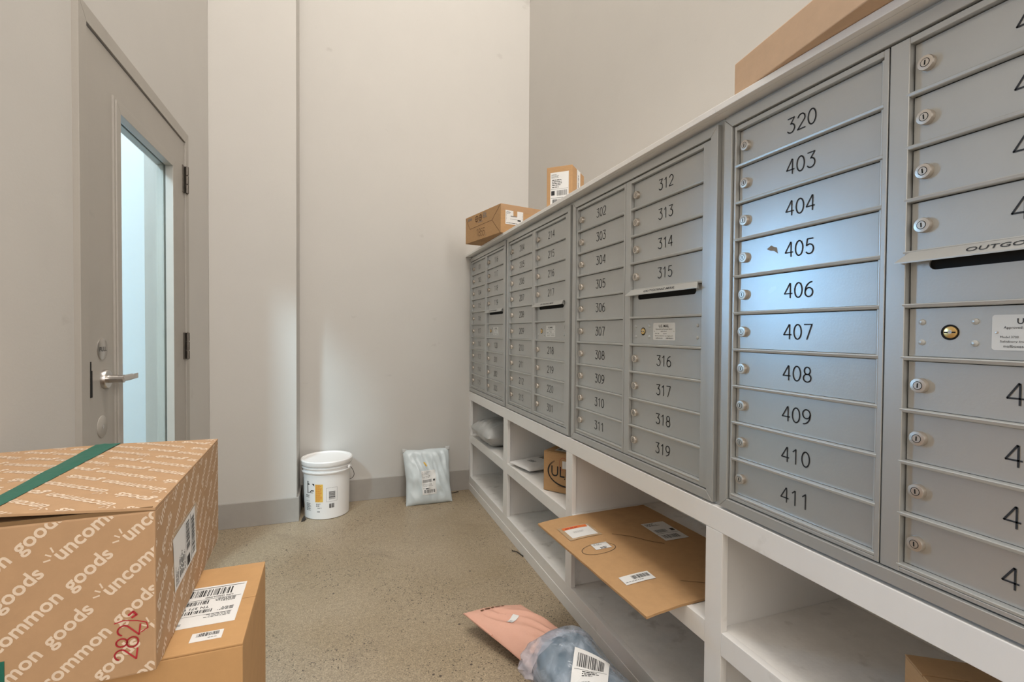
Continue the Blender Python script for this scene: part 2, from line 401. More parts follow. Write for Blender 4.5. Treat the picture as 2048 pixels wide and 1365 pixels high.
def ship_label(w_, h_, seed=1, sub=0, dark=.0):
    """address label: paper, rule lines, text blocks, barcodes"""
    d = Decal(sub); d.rect(0, 0, w_, h_, M['paper'], 1)
    I = M['ink']
    d.bars(w_*.10, h_*.06, w_*.90, h_*.20, seed, I, 34)
    d.rect(w_*.03, h_*.235, w_*.97, h_*.245, I, 2)
    d.rect(w_*.03, h_*.50, w_*.97, h_*.505, I, 2)
    d.bars(w_*.36, h_*.30, w_*.93, h_*.46, seed+1, I, 26)
    d.rect(w_*.05, h_*.32, w_*.24, h_*.45, I, 2)
    d.lines(w_*.06, h_*.93, w_*.45, 4, h_*.032, h_*.013, seed)
    d.lines(w_*.10, h_*.76, w_*.6, 4, h_*.05, h_*.022, seed+3, I)
    d.lines(w_*.10, h_*.55, w_*.5, 1, h_*.05, h_*.02, seed+4, I)
    return d

# ---- cartons --------------------------------------------------------------------------
def carton(root, w_, d_, h_, mt, flaps='x', gap=.002, name='body'):
    """w_ along local x (0..w_), d_ along local y (0..d_), top closed by two flaps meeting on a seam"""
    t = .004
    b = MB().box(0, w_, 0, d_, 0, h_-t if flaps else h_, mt)
    part(name, b, root, bevel=.0025)
    if flaps:
        for k in (0, 1):
            f = MB()
            if flaps == 'x':      # seam runs along x
                y0, y1 = (0, d_/2-gap/2) if k == 0 else (d_/2+gap/2, d_)
                f.box(0, w_, y0, y1, h_-t+.0004, h_, mt)
            else:
                x0, x1 = (0, w_/2-gap/2) if k == 0 else (w_/2+gap/2, w_)
                f.box(x0, x1, 0, d_, h_-t+.0004, h_, mt)
            part('flap', f, root, bevel=.0012)

# ---- soft parcels -----------------------------------------------------------------------
def pillow_fn(w_, h_, T, seed=0, wr=.006, e=.55, border=.012, flat=0.0):
    def g(u, side):
        u = min(max(u, 0), 1); return (1-abs(2*u-1)**3.2)**e
    def fn(x, y, s):
        u, v = x/w_+.5, y/h_
        k = g(u, 0)*g(v, 0)
        n1 = noise.noise(Vector((x*9+seed*7, y*9, s*3.0+seed)))
        n2 = noise.noise(Vector((x*24+seed, y*24+4, s*5.0)))
        rdg = 1-abs(noise.noise(Vector((x*17+y*6+seed*3, y*4-x*3, 2.0+s))))*2
        edge = min(1, 6*min(u, 1-u, v, 1-v))
        z = s*(T/2*k+.0008)+(n1*wr*1.2+n2*wr*.3+(rdg-.6)*wr*1.2)*k**.5*edge
        return z
    return fn
def pillow(w_, h_, T, mt, seed=0, wr=.006, nx=56, ny=56, bend=None, e=.55):
    fn = pillow_fn(w_, h_, T, seed, wr, e); mb = MB(); V = []
    def pos(x, y, s, extra=0):
        z = fn(x, y, s)+extra*s
        xo = x+noise.noise(Vector((y*12+seed, x*3, 5)))*.006; yo = y+noise.noise(Vector((x*12+seed, 9, y*3)))*.006
        p = (xo, yo, z); return bend(*p) if bend else p
    for s in (1, -1):
        k = len(V); F = []
        V = [pos((i/nx-.5)*w_, j/ny*h_, s) for j in range(ny+1) for i in range(nx+1)]
        for j in range(ny):
            for i in range(nx):
                q = (j*(nx+1)+i, j*(nx+1)+i+1, (j+1)*(nx+1)+i+1, (j+1)*(nx+1)+i)
                F.append(q if s > 0 else q[::-1])
        mb.add(V, F, mt); V = []
    # close the rim
    def idx(s, i, j): return (0 if s > 0 else (nx+1)*(ny+1))+j*(nx+1)+i
    rim = [(i, 0) for i in range(nx)]+[(nx, j) for j in range(ny)]+[(i, ny) for i in range(nx, 0, -1)]+[(0, j) for j in range(ny, 0, -1)]
    for a in range(len(rim)):
        p, q = rim[a], rim[(a+1) % len(rim)]
        mb.f.append((idx(1, *p), idx(-1, *p), idx(-1, *q), idx(1, *q))); mb.m.append(0)
    mb.smooth = True
    return mb, pos

# ============================================================ SETTING
XL, XW, YF, YP, HC = -.703, 1.352, 3.466, 3.21, 6.6
XB = -.243
struct('floor', MB().box(-3.0, XW+.15, -3.0, 6.4, -.08, 0, M['floor']))
struct('ceiling', MB().box(XL-.15, XW+.15, -3.0, YF+.15, HC, HC+.1, M['ceiling']))
DY0, DY1, DZ = 1.722, 2.745, 2.075          # door opening
wl = MB()
wl.box(XL-.15, XL, -3.0, DY0, 0, HC, M['wall']); wl.box(XL-.15, XL, DY1, YF+.15, 0, HC, M['wall']); wl.box(XL-.15, XL, DY0, DY1, DZ, HC, M['wall'])
struct('wall_left', wl)
struct('wall_far', MB().box(XB-.002, XW+.15, YF, YF+.15, 0, HC, M['wall']))
struct('wall_pier', MB().box(XL, XB, YP, YF+.15, 0, HC, M['wall']), bevel=.003)
struct('wall_right', MB().box(XW, XW+.15, -3.0, YF, 0, HC, M['wall']))
struct('wall_back', MB().box(XL-.15, XW+.15, -3.15, -3.0, 0, HC, M['wall']))
def baseboard(name, pts, hgt=.146):
    """pts: plan outline (closed) of the board"""
    mb = MB().prism(pts, 'Z', 0, hgt, M['base']); return struct(name, mb, bevel=.002)
bt = .013
baseboard('baseboard_far', [(XB+bt, YF), (.897, YF), (.897, YF-bt), (XB+bt, YF-bt)])
baseboard('baseboard_pier', [(XL+bt, YP), (XB, YP), (XB, YF), (XB+bt, YF), (XB+bt, YP-bt), (XL+bt, YP-bt)])
lb = MB(); lb.box(XL, XL+bt, 2.765, YP, 0, .146, M['base']); lb.box(XL, XL+bt, -2.99, 1.70, 0, .146, M['base'])
struct('baseboard_left', lb, bevel=.002)
# hallway beyond the door
hw = MB(); hw.box(-2.85, -2.7, -3.0, 6.4, 0, 4.2, M['hall'])
struct('wall_hall_side', hw)
struct('wall_hall_end', MB().box(-1.93, XL-.15, 5.3, 5.45, 0, 4.2, M['hall']))
struct('wall_hall_recess', MB().box(-2.7, -1.90, 5.9, 6.05, 0, 4.2, M['hall']))
struct('wall_hall_near', MB().box(-2.85, XL-.15, -3.15, -3.0, 0, 4.2, M['hall']))
struct('ceiling_hall', MB().box(-2.85, XL-.15, -3.15, 6.4, 4.2, 4.3, M['ceiling']))

# ---- door ------------------------------------------------------------------
door = bpy.data.objects.new('door_1', None); col.objects.link(door); door.location = (XL, 2.24, 0); door['kind'] = 'structure'
door['label'] = 'taupe metal door with tall glass pane in its frame, on left wall'; door['category'] = 'door'
def dpart(name, mb, **k):
    mb.v = [(x-XL, y-2.24, z) for x, y, z in mb.v]; return part(name, mb, door, **k)
fx = XL+.016
fr = .048
# jambs and head with mitred corners
Yo0, Yo1, Zt = 1.722-.017, 2.762, 2.095
dpart('door_jamb', MB().prism([(Yo0, 0), (Yo0, Zt), (Yo0+fr, Zt-fr), (Yo0+fr, 0)], 'X', XL-.15, fx, M['door']), bevel=.0012)
dpart('door_jamb', MB().prism([(Yo1, 0), (Yo1-fr, 0), (Yo1-fr, Zt-fr), (Yo1, Zt)], 'X', XL-.15, fx, M['door']), bevel=.0012)
dpart('door_head', MB().prism([(Yo0+.0006, Zt), (Yo1-.0006, Zt), (Yo1-fr-.0006, Zt-fr), (Yo0+fr+.0006, Zt-fr)], 'X', XL-.15, fx, M['door']), bevel=.0012)
ly0, ly1, lz1 = Yo0+fr+.004, Yo1-fr-.003, Zt-fr-.005
gy0, gy1, gz0, gz1 = 1.955, 2.535, .30, 1.893
xf, xb = XL+.010, XL-.035
lf = MB()
lf.box(xb, xf, ly0, gy0, .008, lz1, M['door']); lf.box(xb, xf, gy1, ly1, .008, lz1, M['door'])
lf.box(xb, xf, gy0, gy1, gz1, lz1, M['door']); lf.box(xb, xf, gy0, gy1, .008, gz0, M['door'])
dpart('door_leaf', lf)
def bead(y0, y1, z0, z1, o):
    """mitred glazing bead, stepped profile, both faces"""
    w2, w1 = .024, .014
    for (xa, xc, s) in ((xf-.004, xf+.009, 1), (xb-.009, xb+.004, -1)):
        mb = MB()
        for (a, dpt) in ((w2, .0055), (w1, .0095)):
            xx0, xx1 = (XL-.0095, xf+dpt) if s > 0 else (xb-dpt, XL-.0165)
            q = .02 if a == w1 else .002
            if a == w2: xx0, xx1 = (xf-.003, xx1) if s > 0 else (xx0, xb+.003)
            of = {'L': [(y0-a, z0-a), (y0-a, z1+a), (y0+q, z1-q), (y0+q, z0+q)],
                  'R': [(y1+a, z0-a), (y1-q, z0+q), (y1-q, z1-q), (y1+a, z1+a)],
                  'T': [(y0-a, z1+a), (y1+a, z1+a), (y1-q, z1-q), (y0+q, z1-q)],
                  'B': [(y0-a, z0-a), (y0+q, z0+q), (y1-q, z0+q), (y1+a, z0-a)]}[o]
            mb.prism(of, 'X', xx0, xx1, M['door'])
        dpart('glazing_bead', mb, bevel=.0012)
for o in 'LRTB': bead(gy0, gy1, gz0, gz1, o)
dpart('glass_pane', MB().box(XL-.016, XL-.010, gy0+.002, gy1-.002, gz0+.002, gz1-.002, M['glass']))
# discs, lever, slot
def disc(y, z, r, t, mt, ring=True):
    mb = MB().lathe([(r, 0), (r, t*.6), (r-.0015, t), (0, t)], mt, 36, 'X', (xf, y, z)); return mb
pl = disc(1.848, 1.098, .034, .0025, M['steel'])
dd = Decal(); dd.text(0, -.0075, .020, 'PULL', align='c', width=.046)
pb = dd.build(plane((xf+.0025, 1.848, 1.098), (0, 1, 0), (0, 0, 1)))
dpart('pull_sign', pl, smooth=True, label='round metal plate reading PULL'); dpart('pull_lettering', pb, recalc=False)
cv = disc(1.843, .857, .034, .0025, M['door'])
cv.lathe([(.006, .0025), (.006, .004), (0, .004)], M['steel'], 16, 'X', (xf, 1.843, .857))
dpart('cover_disc', cv, smooth=True)
dpart('latch_slot', MB().prism([(1.769, .955), (1.782, .955), (1.782, 1.035), (1.776, 1.035), (1.776, 1.062), (1.771, 1.062)], 'X', xf-.002, xf+.0012, M['dark']), label='dark cut slot beside the lever')
lv = MB()
lv.lathe([(.030, 0), (.030, .008), (.0275, .012), (.013, .012), (.012, .030), (.0125, .052), (0, .052)], M['steel'], 36, 'X', (xf, 1.861, 1.003))
dpart('lever_rose', lv, smooth=True)
lh = MB(); lh.tube([(xf+.045, 1.852, 1.003), (xf+.045, 1.90, 1.003), (xf+.045, 1.935, 1.003)], .0105, M['steel'], 20)
lh.prism([(xf+.037, 1.935), (xf+.053, 1.935), (xf+.049, 1.985), (xf+.041, 1.985)], 'Z', .995, 1.012, M['steel'])
dpart('door_lever', lh, smooth=True, bevel=0)
for z0 in (1.806, 1.020, .26):
    hb = MB()
    for k in range(3): hb.lathe([(.0075, 0), (.0075, .039), (0, .039)], M['bronze'], 16, 'Z', (fx+.006, 2.712, z0+k*.0425))
    hb.box(xf, xf+.004, 2.680, 2.713, z0, z0+.125, M['bronze']); hb.box(fx, fx+.003, 2.712, 2.742, z0, z0+.125, M['bronze'])
    for k in (0, 1): hb.lathe([(.005, 0), (.004, .003), (0, .004)], M['bronze'], 10, 'Z', (fx+.006, 2.712, z0+(.124 if k else -.003)))
    dpart('hinge', hb, smooth=True)

# ============================================================ CUBBY CABINET
XC = .897
S0 = .983; P = .831
seams = [S0+P*k for k in (-1, 0, 1, 2)]           # partition centres
cab = thing('storage_cabinet', 'long low white cubby cabinet under the mailboxes along right wall', 'cabinet', (XC, 1.8, 0))
def cp(name, mb, **k):
    mb.v = [(x-XC, y-1.8, z) for x, y, z in mb.v]; return part(name, mb, cab, **k)
Ya, Yb = seams[0]-.027, YF-.014+.012
Wm = M['white']
cp('base', MB().box(XC, XC+.019, Ya, YF, 0, .107, Wm), bevel=.0015)
cp('toe_strip', MB().box(XC-.002, XC+.004, Ya, YF, 0, .052, Wm), bevel=.001)
cp('top_rail', MB().box(XC, XC+.019, Ya, YF, .662, .7215, Wm), bevel=.0015)
cp('bottom_panel', MB().box(XC+.0195, XW, Ya, YF, .088, .105, M['shelf']))
cp('top_panel', MB().box(XC+.0195, XW, Ya, YF, .700, .7215, Wm))
cp('back_panel', MB().box(XW-.012, XW-.001, Ya, YF, .105, .70, M['shelf']))
st = [(Ya, seams[0]+.027), (seams[1]-.026, seams[1]+.026+.006), (1.785, 1.842), (2.600, 2.670), (3.418, YF)]
for a, b in st: cp('stile', MB().box(XC, XC+.019, a, b, .1075, .6615, Wm), bevel=.0015)
for a, b in st[:-1]+[(3.436, YF)]:
    c_ = (a+b)/2; cp('partition', MB().box(XC+.0195, XW-.0125, c_-.0095, c_+.0095, .106, .699, Wm))
for i in range(4):
    a, b = st[i][1], st[i+1][0]
    cp('shelf_rail', MB().box(XC, XC+.019, a+.0003, b-.0003, .355, .413, Wm), bevel=.0015)
    ca, cb = (st[i][0]+st[i][1])/2+.010, (st[i+1][0]+st[i+1][1])/2-.010
    if i == 3: cb = 3.436+.006
    cp('shelf', MB().box(XC+.0195, XW-.0125, ca, cb, .392, .411, M['shelf']))
# cap board over the mailboxes
XF_, zc0, zc1 = .866, 1.6985, 1.7145
cap = thing('cap_board', 'painted board capping the mailboxes, its front edge overhanging', 'shelf', (XF_, 1.8, zc0))
part('board', MB().box(0, .017, Ya-1.8, .969-.0004-1.8, 0, zc1-zc0, Wm), cap, bevel=.0015)
part('board', MB().box(0, .017, .969+.0004-1.8, YF-1.8, 0, zc1-zc0, Wm), cap, bevel=.0015)
part('board', MB().box(.0174, XW-XF_-.004, Ya-1.8, YF-1.8, 0, zc1-zc0, Wm), cap)
# wall filler above the mailbox bodies keeps the bay closed at the near end
part('end_panel', MB().box(.047, XW-XF_-.004, Ya-1.8, Ya+.026-1.8, -.9765, -.0005, Wm), cap)

# ============================================================ MAILBOX UNITS
Z0, Z1 = .7225, 1.6975
RP = .08875
lipz = [1.563-RP*k for k in range(10)]            # lip under each row
topz = lipz[0]+RP-.0035
def numeral_mesh(s):
    d = Decal(); h = .031; pitch = .0245
    wds = {'1': .34}
    for i, ch in enumerate(s):
        d.digits((i-1)*pitch-.0093, -h/2, h, ch, .0026, M['engrave'])
    return d.build(plane((0, 0, 0), (0, -1, 0), (0, 0, 1)), .0004).mesh('number', recalc=False)
def lock_mesh():
    mb = MB(); mt = M['nickel']
    # axis along -X, built along +X then mirrored by using negative heights
    mb.lathe([(.0124, 0), (.0124, -.0068), (.0116, -.0086), (.0070, -.0090), (.0068, -.0078), (.0062, -.0078), (.0060, -.0094), (0, -.0094)], mt, 28, 'X')
    mb.box(-.0098, -.0093, -.0009, .0009, -.0038, .0038, M['dark'])
    mb.lathe([(.0070, -.00915), (.0061, -.00915)], M['dark'], 28, 'X')
    return mb.mesh('lock', smooth=True)
lock_me = lock_mesh()
DW = .329; RH = RP-.0070
def panel_mesh():
    return MB().box(.916, .919, -DW+.0008, -.0016, -RH/2+.0006, RH/2-.0010, M['alu_panel']).mesh('mailbox_door', bevel=.0006, seg=1)
panel_me = panel_mesh()
def lip_mesh():
    # small shelf-like lip: rounded bar with a shadow gap below
    pts = [(.9045, .0), (.9038, .0022), (.9048, .0036), (.9165, .0040), (.9165, -.0032), (.9065, -.0032), (.9050, -.0020)]
    mb = MB(); mb.prism([(x, z) for x, z in pts], 'Y', -DW-.010, .004, M['alu_edge'])
    return mb.mesh('divider', bevel=.0003, seg=1)
lip_me = lip_mesh()
def hood_mesh():
    mb = MB()
    # local: y from 0 to -L ; x toward viewer negative ; z relative to slot centre
    L = .347; e = .016
    top = [(.905, -e, .026), (.905, -L+e, .026), (.8905, -L, .0085), (.8905, 0, .0085)]
    bot = [(x, y, z-.0032) for x, y, z in top]
    v = top+bot
    mb.add(v, [(0, 1, 2, 3), (7, 6, 5, 4), (0, 3, 7, 4), (1, 5, 6, 2), (3, 2, 6, 7), (0, 4, 5, 1)], M['alu_edge'])
    for yy in (-e*.2, -L+e*.2):
        s = 1 if yy > -L/2 else -1
        mb.add([(.8905, yy if s > 0 else yy, .0085), (.905, -e if s > 0 else -L+e, .026), (.906, -e*.6 if s > 0 else -L+e*.6, .004)], [(0, 1, 2)], M['alu_edge'])
    return mb.mesh('slot_hood', bevel=.0006, seg=1)
hood_me = hood_mesh()
def hood_text():
    ux = Vector((0, -1, 0)); uy = Vector((.0145, 0, .0175)).normalized()
    d = Decal(); d.text(0, 0, .0125, 'OUTGOING MAIL', M['engrave'], 'c', .004, width=.150)
    return d.build(plane((.8942, -.1735, .0128), ux, uy)).mesh('hood_lettering', recalc=False)
hood_txt = hood_text()
def slot_panel_mesh():
    # panel with a long rounded opening, built as a ring so that the slot is a real hole
    mb = MB(); y0, y1, z0, z1 = -DW+.0008, -.0016, -RH/2+.0006, RH/2-.0010
    sl, sr, zc, r = -.029, -.304, .0235, .0098
    n = 8; hole = [(sl-r+r*math.cos(R(a)), zc+r*math.sin(R(a))) for a in [90-180*i/n for i in range(n+1)]]
    hole += [(sr+r+r*math.cos(R(a)), zc+r*math.sin(R(a))) for a in [270-180*i/n for i in range(n+1)]]
    m = len(hole); outer = []
    for (y, z) in hole:
        # match each hole point to a point of the rectangle
        if z >= zc: zz = z1
        else: zz = z0
        t = (y-sr)/(sl-sr); outer.append((y0+(y1-y0)*min(max(t, 0), 1), zz))
    F = []; V = []
    for x in (.916, .919):
        V += [(x, p[0], p[1]) for p in hole]+[(x, p[0], p[1]) for p in outer]
    for i in range(m):
        j = (i+1) % m
        F.append((i, j, m+j, m+i)); F.append((2*m+j, 2*m+i, 3*m+i, 3*m+j)); F.append((i, 2*m+i, 2*m+j, j)); F.append((m+i, m+j, 3*m+j, 3*m+i))
    mb.add(V, F, M['alu_panel'])
    return mb.mesh('slot_panel')
slot_me = slot_panel_mesh()
slot_dark = MB().box(.9205, .924, -.31, -.022, .008, .038, M['dark']).mesh('slot_throat')
rivet_me = MB().lathe([(.0052, 0), (.0048, -.0014), (.003, -.0026), (0, -.003)], M['alu_edge'], 14, 'X').mesh('rivet', smooth=True)
def brass_lock():
    mb = MB(); mb.lathe([(.0125, 0), (.0125, -.0004), (0, -.0004)], M['dark'], 24, 'X')
    mb.lathe([(.0095, -.0004), (.0092, -.0028), (.0078, -.0034), (0, -.0034)], M['brass'], 24, 'X', (0, -.0015, 0))
    mb.box(-.0040, -.0033, -.0092, .0065, -.0010, .0010, M['dark'])
    mb.lathe([(.0030, -.0034), (.0028, -.0040), (0, -.0040)], M['nickel'], 12, 'X', (0, -.0015, .0006))
    return mb.mesh('master_lock', smooth=True)
brass_me = brass_lock()
def mail_sticker():
    W, Hh = .1055, .052; d = Decal(); r = .004
    pts = []
    for cx, cy, a in ((W-r, Hh-r, 0), (r, Hh-r, 90), (r, r, 180), (W-r, r, 270)): pts += arc(cx, cy, r, r, a, a+90, 5)
    d.quad(pts, M['plastic_sticker'], 1)
    I = M['ink']
    d.text(W/2, .0385, .0115, 'U.S. MAIL', I, 'c', .012, width=.048)
    d.text(W/2, .0315, .0052, 'Approved by the Postmaster General', I, 'c', width=.078)
    d.text(W/2, .0245, .0050, 'USPS-STD-4C', I, 'c')
    d.text(.010, .0180, .0044, 'Model 3700', I); d.text(.050, .0180, .0044, 'Serial No.', I)
    d.text(W/2, .0115, .0042, 'Salisbury Industries  Los Angeles, CA', I, 'c', width=.086)
    d.text(.014, .0042, .0056, 'mailboxes.com', I); d.text(W-.008, .0042, .0052, '1-800-MAILBOX', I, 'r')
    mb = d.build(plane((0, 0, 0), (0, -1, 0), (0, 0, 1)), .0005)
    for x in (.006, W-.006): mb.lathe([(.0022, 0), (.0018, -.0012), (0, -.0015)], M['nickel'], 10, 'X', (0, -x, .026))
    return mb.mesh('mail_plate', recalc=False)
sticker_me = mail_sticker()
CA, CB = .0436, .4236                              # door left edges, distance from the far seam
def unit(u, colA, colB, label):
    S = S0+P*(3-u)
    root = thing('mailbox_unit', label, 'mailboxes', (0, S, 0), group=None)
    A = M['alu']
    def up(name, mb, **k): return part(name, mb, root, **k)
    s1 = P-.001
    # body
    up('body', MB().box(.925, XW-.01, -s1, -.0005, Z0, Z1, M['body']))
    fl = MB()
    for (a, b, c, d) in ((0.0008, .034, Z0, Z1), (.797, s1, Z0, Z1), (.034, .797, Z0, .750), (.034, .797, 1.664, Z1)): fl.box(.912, .926, -b, -a, c, d, A)
    up('flange', fl)
    # mitred raised trim
    a0, a1, b0, b1 = .0105, .035, .7945, .819; zo0, zi0, zi1, zo1 = .7275, .7515, 1.662, 1.686; g = .0004
    X0, X1 = .8985, .9118
    up('trim', MB().prism([(-a0, zo0+g), (-a0, zo1-g), (-a1, zi1-g), (-a1, zi0+g)], 'X', X0, X1, A), bevel=.0008, seg=1)
    up('trim', MB().prism([(-b1, zo0+g), (-b0, zi0+g), (-b0, zi1-g), (-b1, zo1-g)], 'X', X0, X1, A), bevel=.0008, seg=1)
    up('trim', MB().prism([(-a0-g, zo1), (-b1+g, zo1), (-b0+g, zi1), (-a1-g, zi1)], 'X', X0, X1, A), bevel=.0008, seg=1)
    up('trim', MB().prism([(-a0-g, zo0), (-a1-g, zi0), (-b0+g, zi0), (-b1+g, zo0)], 'X', X0, X1, A), bevel=.0008, seg=1)
    # master door frames
    zb, zt = .7535, 1.660; botz = lipz[9]
    for (f0, f1, c) in ((.0372, .3905, CA), (.3930, .7918, CB)):
        df = MB()
        df.box(.9045, .922, -(c), -f0, zb, zt, A)
        df.box(.9045, .922, -f1, -(c+DW+.0095), zb, zt, A)
        df.box(.9047, .922, -(c+DW+.0095), -c, topz+.0005, zt-.0002, A)
        df.box(.9047, .922, -(c+DW+.0095), -c, zb+.0002, botz-.0033, A)
        up('master_door_frame', df, bevel=.0008, seg=1)
        hs = MB().lathe([(.0046, zb+.012), (.0046, zt-.014)], M['alu_edge'], 14, 'Z', (.9142, -(c+DW+.0052), 0))
        up('hinge_rod', hs, smooth=True)
    for (c, names) in ((CA, colA), (CB, colB)):
        for k in range(10):
            lo = link('divider', lip_me, root, (0, -c, lipz[k]))
            zc = lipz[k]+.0035+RH/2+.0002
            nm = names[k]
            if nm == 'slot':
                sp = link('slot_panel', slot_me, root, (0, -c, zc)); link('slot_throat', slot_dark, sp)
                hd = link('slot_hood', hood_me, root, (0, -c+.0095, zc+.0205)); link('hood_lettering', hood_txt, hd)
                hd['label'] = 'pale sloping hood lettered OUTGOING MAIL'
            elif nm == 'mail':
                mp = link('mail_panel', panel_me, root, (0, -c, zc))
                for (ys, zs) in ((.021, 1), (.093, 1), (.021, -1), (.093, -1), (.3245-.001, 1), (.3235, -1)):
                    if ys > .2: ys = .3115
                    link('rivet', rivet_me, mp, (.916, -ys, zs*.0168))
                link('master_lock', brass_me, mp, (.9160, -.0605, 0))
                link('mail_plate', sticker_me, mp, (.916, -.1135, -.026))
            else:
                dr = link('mailbox_door', panel_me, root, (0, -c, zc))
                link('lock', lock_me, dr, (.916, -.0212, .0), (R(random.uniform(-7, 7)), 0, 0))
                link('number', numeral_mesh(nm), dr, (.916, -(.1668), 0))
                if nm in ('405', '406'):
                    q = Decal(); q.quad([(-.016, .004), (-.004, .011), (.004, .006), (.011, .004), (.014, -.010), (.004, -.003), (-.006, -.001)] if nm == '405' else [(-.012, -.004), (-.002, .006), (.010, .008), (.012, .001), (.004, -.004), (-.006, -.009)], M['residue'] if nm == '405' else M['alu_edge'], 1)
                    r_ = link('sticker_residue', q.build(plane((0, 0, 0), (0, -1, 0), (0, 0, 1)), .0003).mesh('sticker_residue', recalc=False), dr, (.916, -.100, .006))
    return root
random.seed(4)
B4 = lambda a, b: a+['slot', 'mail']+b
unit(0, '101 103 104 105 106 107 110 113 114 115'.split(), B4('116 117 118 119'.split(), '120 201 202 203'.split()), 'farthest grey mailbox unit against far wall, doors 101 to 203')
unit(1, [str(n) for n in range(204, 214)], B4('214 215 216 217'.split(), '218 219 220 301'.split()), 'second grey mailbox unit from far wall, doors 204 to 301')
unit(2, [str(n) for n in range(302, 312)], B4('312 313 314 315'.split(), '316 317 318 319'.split()), 'third grey mailbox unit with doors 302 to 319')
unit(3, ['320']+[str(n) for n in range(403, 412)], B4('412 413 414 415'.split(), '416 417 418 419'.split()), 'nearest grey mailbox unit, starting with door 320, blue sheen on its doors')

# ============================================================ FOREGROUND CARTONS
K = .82
T2 = H-(H-.53)*K                                     # height of the lower carton
def kz(z): return (z-.53)*K
# big printed carton
c0 = (-.317*K, 1.052*K)
bigW, bigL, bigH = .524*K, .610*K, .302*K
big = thing('printed_carton', 'large cardboard box printed with white slogans, green tape, on top of plain carton', 'box', (c0[0], c0[1], T2+.0012), R(2.3))
KP = M['kraft_light']
part('body', MB().box(-bigW, 0, 0, bigL, 0, bigH-.004, KP), big, bevel=.003)
def flapz(x, y):   # right flap lifts toward the seam, most at the near end
    t = min(1, max(0, -x/(bigW/2))) if x > -bigW/2 else min(1, max(0, (x+bigW)/(bigW/2)))
    return bigH+.016*t*(1-.75*min(1, max(0, y/bigL)))
def flap_mb(xa, xb):
    n, m_ = 8, 8; mb = MB(); V = []
    for s in (0, -.0035):
        for j in range(m_+1):
            for i in range(n+1):
                x = xa+(xb-xa)*i/n; y = bigL*j/m_; V.append((x, y, flapz(x, y)+s))
    q = (n+1)*(m_+1); F = []
    for j in range(m_):
        for i in range(n):
            a = j*(n+1)+i; F.append((a, a+1, a+n+2, a+n+1)); F.append((q+a, q+a+n+1, q+a+n+2, q+a+1))
    for j in range(m_):
        for i in (0, n): a = j*(n+1)+i; F.append((a, a+n+1, q+a+n+1, q+a))
    for i in range(n):
        for j in (0, m_): a = j*(n+1)+i; F.append((a, a+1, q+a+1, q+a))
    return mb.add(V, F, KP)
part('flap', flap_mb(-bigW/2+.0015, 0), big); part('flap', flap_mb(-bigW, -bigW/2-.0015), big)
part('flap_edge', MB().box(-bigW+.004, -.004, .001, .004, bigH-.0045, bigH+.0015, M['kraft_edge']), big)
# green tape: along the seam, bulging, and short ends down the front
gt = MB(); V = []; n = 24
for j in range(n+1):
    y = -.0015+(bigL+.0015)*j/n
    for i in range(7):
        hw_ = .011+.013*(y/bigL); x = -bigW/2+.010-.012*(y/bigL)+hw_*(i/3-1)
        V.append((x, y, flapz(x, max(y, 0))+.0012+.0022*max(0, noise.noise(Vector((x*60, y*14, 1))))))
gt.add(V, [(j*7+i, j*7+i+1, (j+1)*7+i+1, (j+1)*7+i) for j in range(n) for i in range(6)], M['green_tape'])
gt.smooth = True
part('tape', gt, big, label='shiny dark green tape along the seam')
part('tape', MB().box(-.268*K, -.212*K, -.0012, -.0002, .002, .070*K, M['green_tape']), big, label='short green tape end low on the front')
part('tape', MB().box(-.31*K, -.25*K, -.0012, -.0002, bigH-.045, bigH+.008, M['green_tape']), big)
WORD = 'uncommon'; WORD2 = 'goods'
tw = text2d(WORD2, .022); tu = text2d(WORD, .022)
gl = .083*K; fs = gl/(tw[3]-tw[2])
def slogan(dec, x, y, ang, mt):
    """x,y = start of the second word on its baseline; ang = reading direction"""
    c, s = math.cos(ang), math.sin(ang)
    dec.text(x, y, fs, WORD2, mt, 'l', .022, rot=ang)
    ul = (tu[3]-tu[2])*fs; ax = x-c*fs*.38; ay = y-s*fs*.38
    dec.text(ax, ay, fs, WORD, mt, 'r', .022, rot=ang)
    bx, by = x-c*(ul+fs*.38+fs*.22), y-s*(ul+fs*.38+fs*.22)
    # little three-ray burst by the first letter
    for a, r0, r1 in ((72, .34, .60), (112, .26, .50), (152, .28, .54)):
        aa = ang+R(a); ox, oy = bx+c*fs*.20-s*fs*.26, by+s*fs*.20+c*fs*.26
        dec.strokes([(ox+math.cos(aa)*fs*r0, oy+math.sin(aa)*fs*r0), (ox+math.cos(aa)*fs*r1, oy+math.sin(aa)*fs*r1)], fs*.075, mt)
    return ul
def pattern(rect, gx, gy, ang, spacing, per, stag):
    d = Decal(); c, s = math.cos(ang), math.sin(ang)
    for i in range(-14, 15):
        for j in range(-5, 6):
            sh = (stag if i % 2 else 0)+j*per; x = gx+s*spacing*i+c*sh; y = gy-c*spacing*i+s*sh
            x0, y0, x1, y1 = rect
            if x0-.3 < x < x1+.3 and y0-.3 < y < y1+.3: slogan(d, x, y, ang, M['print_white'])
    return d
per = .280*K; spc = .0505*K
rf = (-bigW+.002, .002, -.002, bigH-.0055)
d = pattern(rf, -.123*K, .17*K, R(42), spc, per, -.084*K)
part('printing', d.build(plane((0, 0, 0), (1, 0, 0), (0, 0, 1)), .00012, rf), big, recalc=False)
rr = (.002, .002, bigL-.002, bigH-.003)
d = pattern(rr, .11*K, .12*K, R(40), spc, per, -.084*K)
part('printing', d.build(plane((0, 0, 0), (0, 1, 0), (0, 0, 1)), .00012, rr), big, recalc=False)
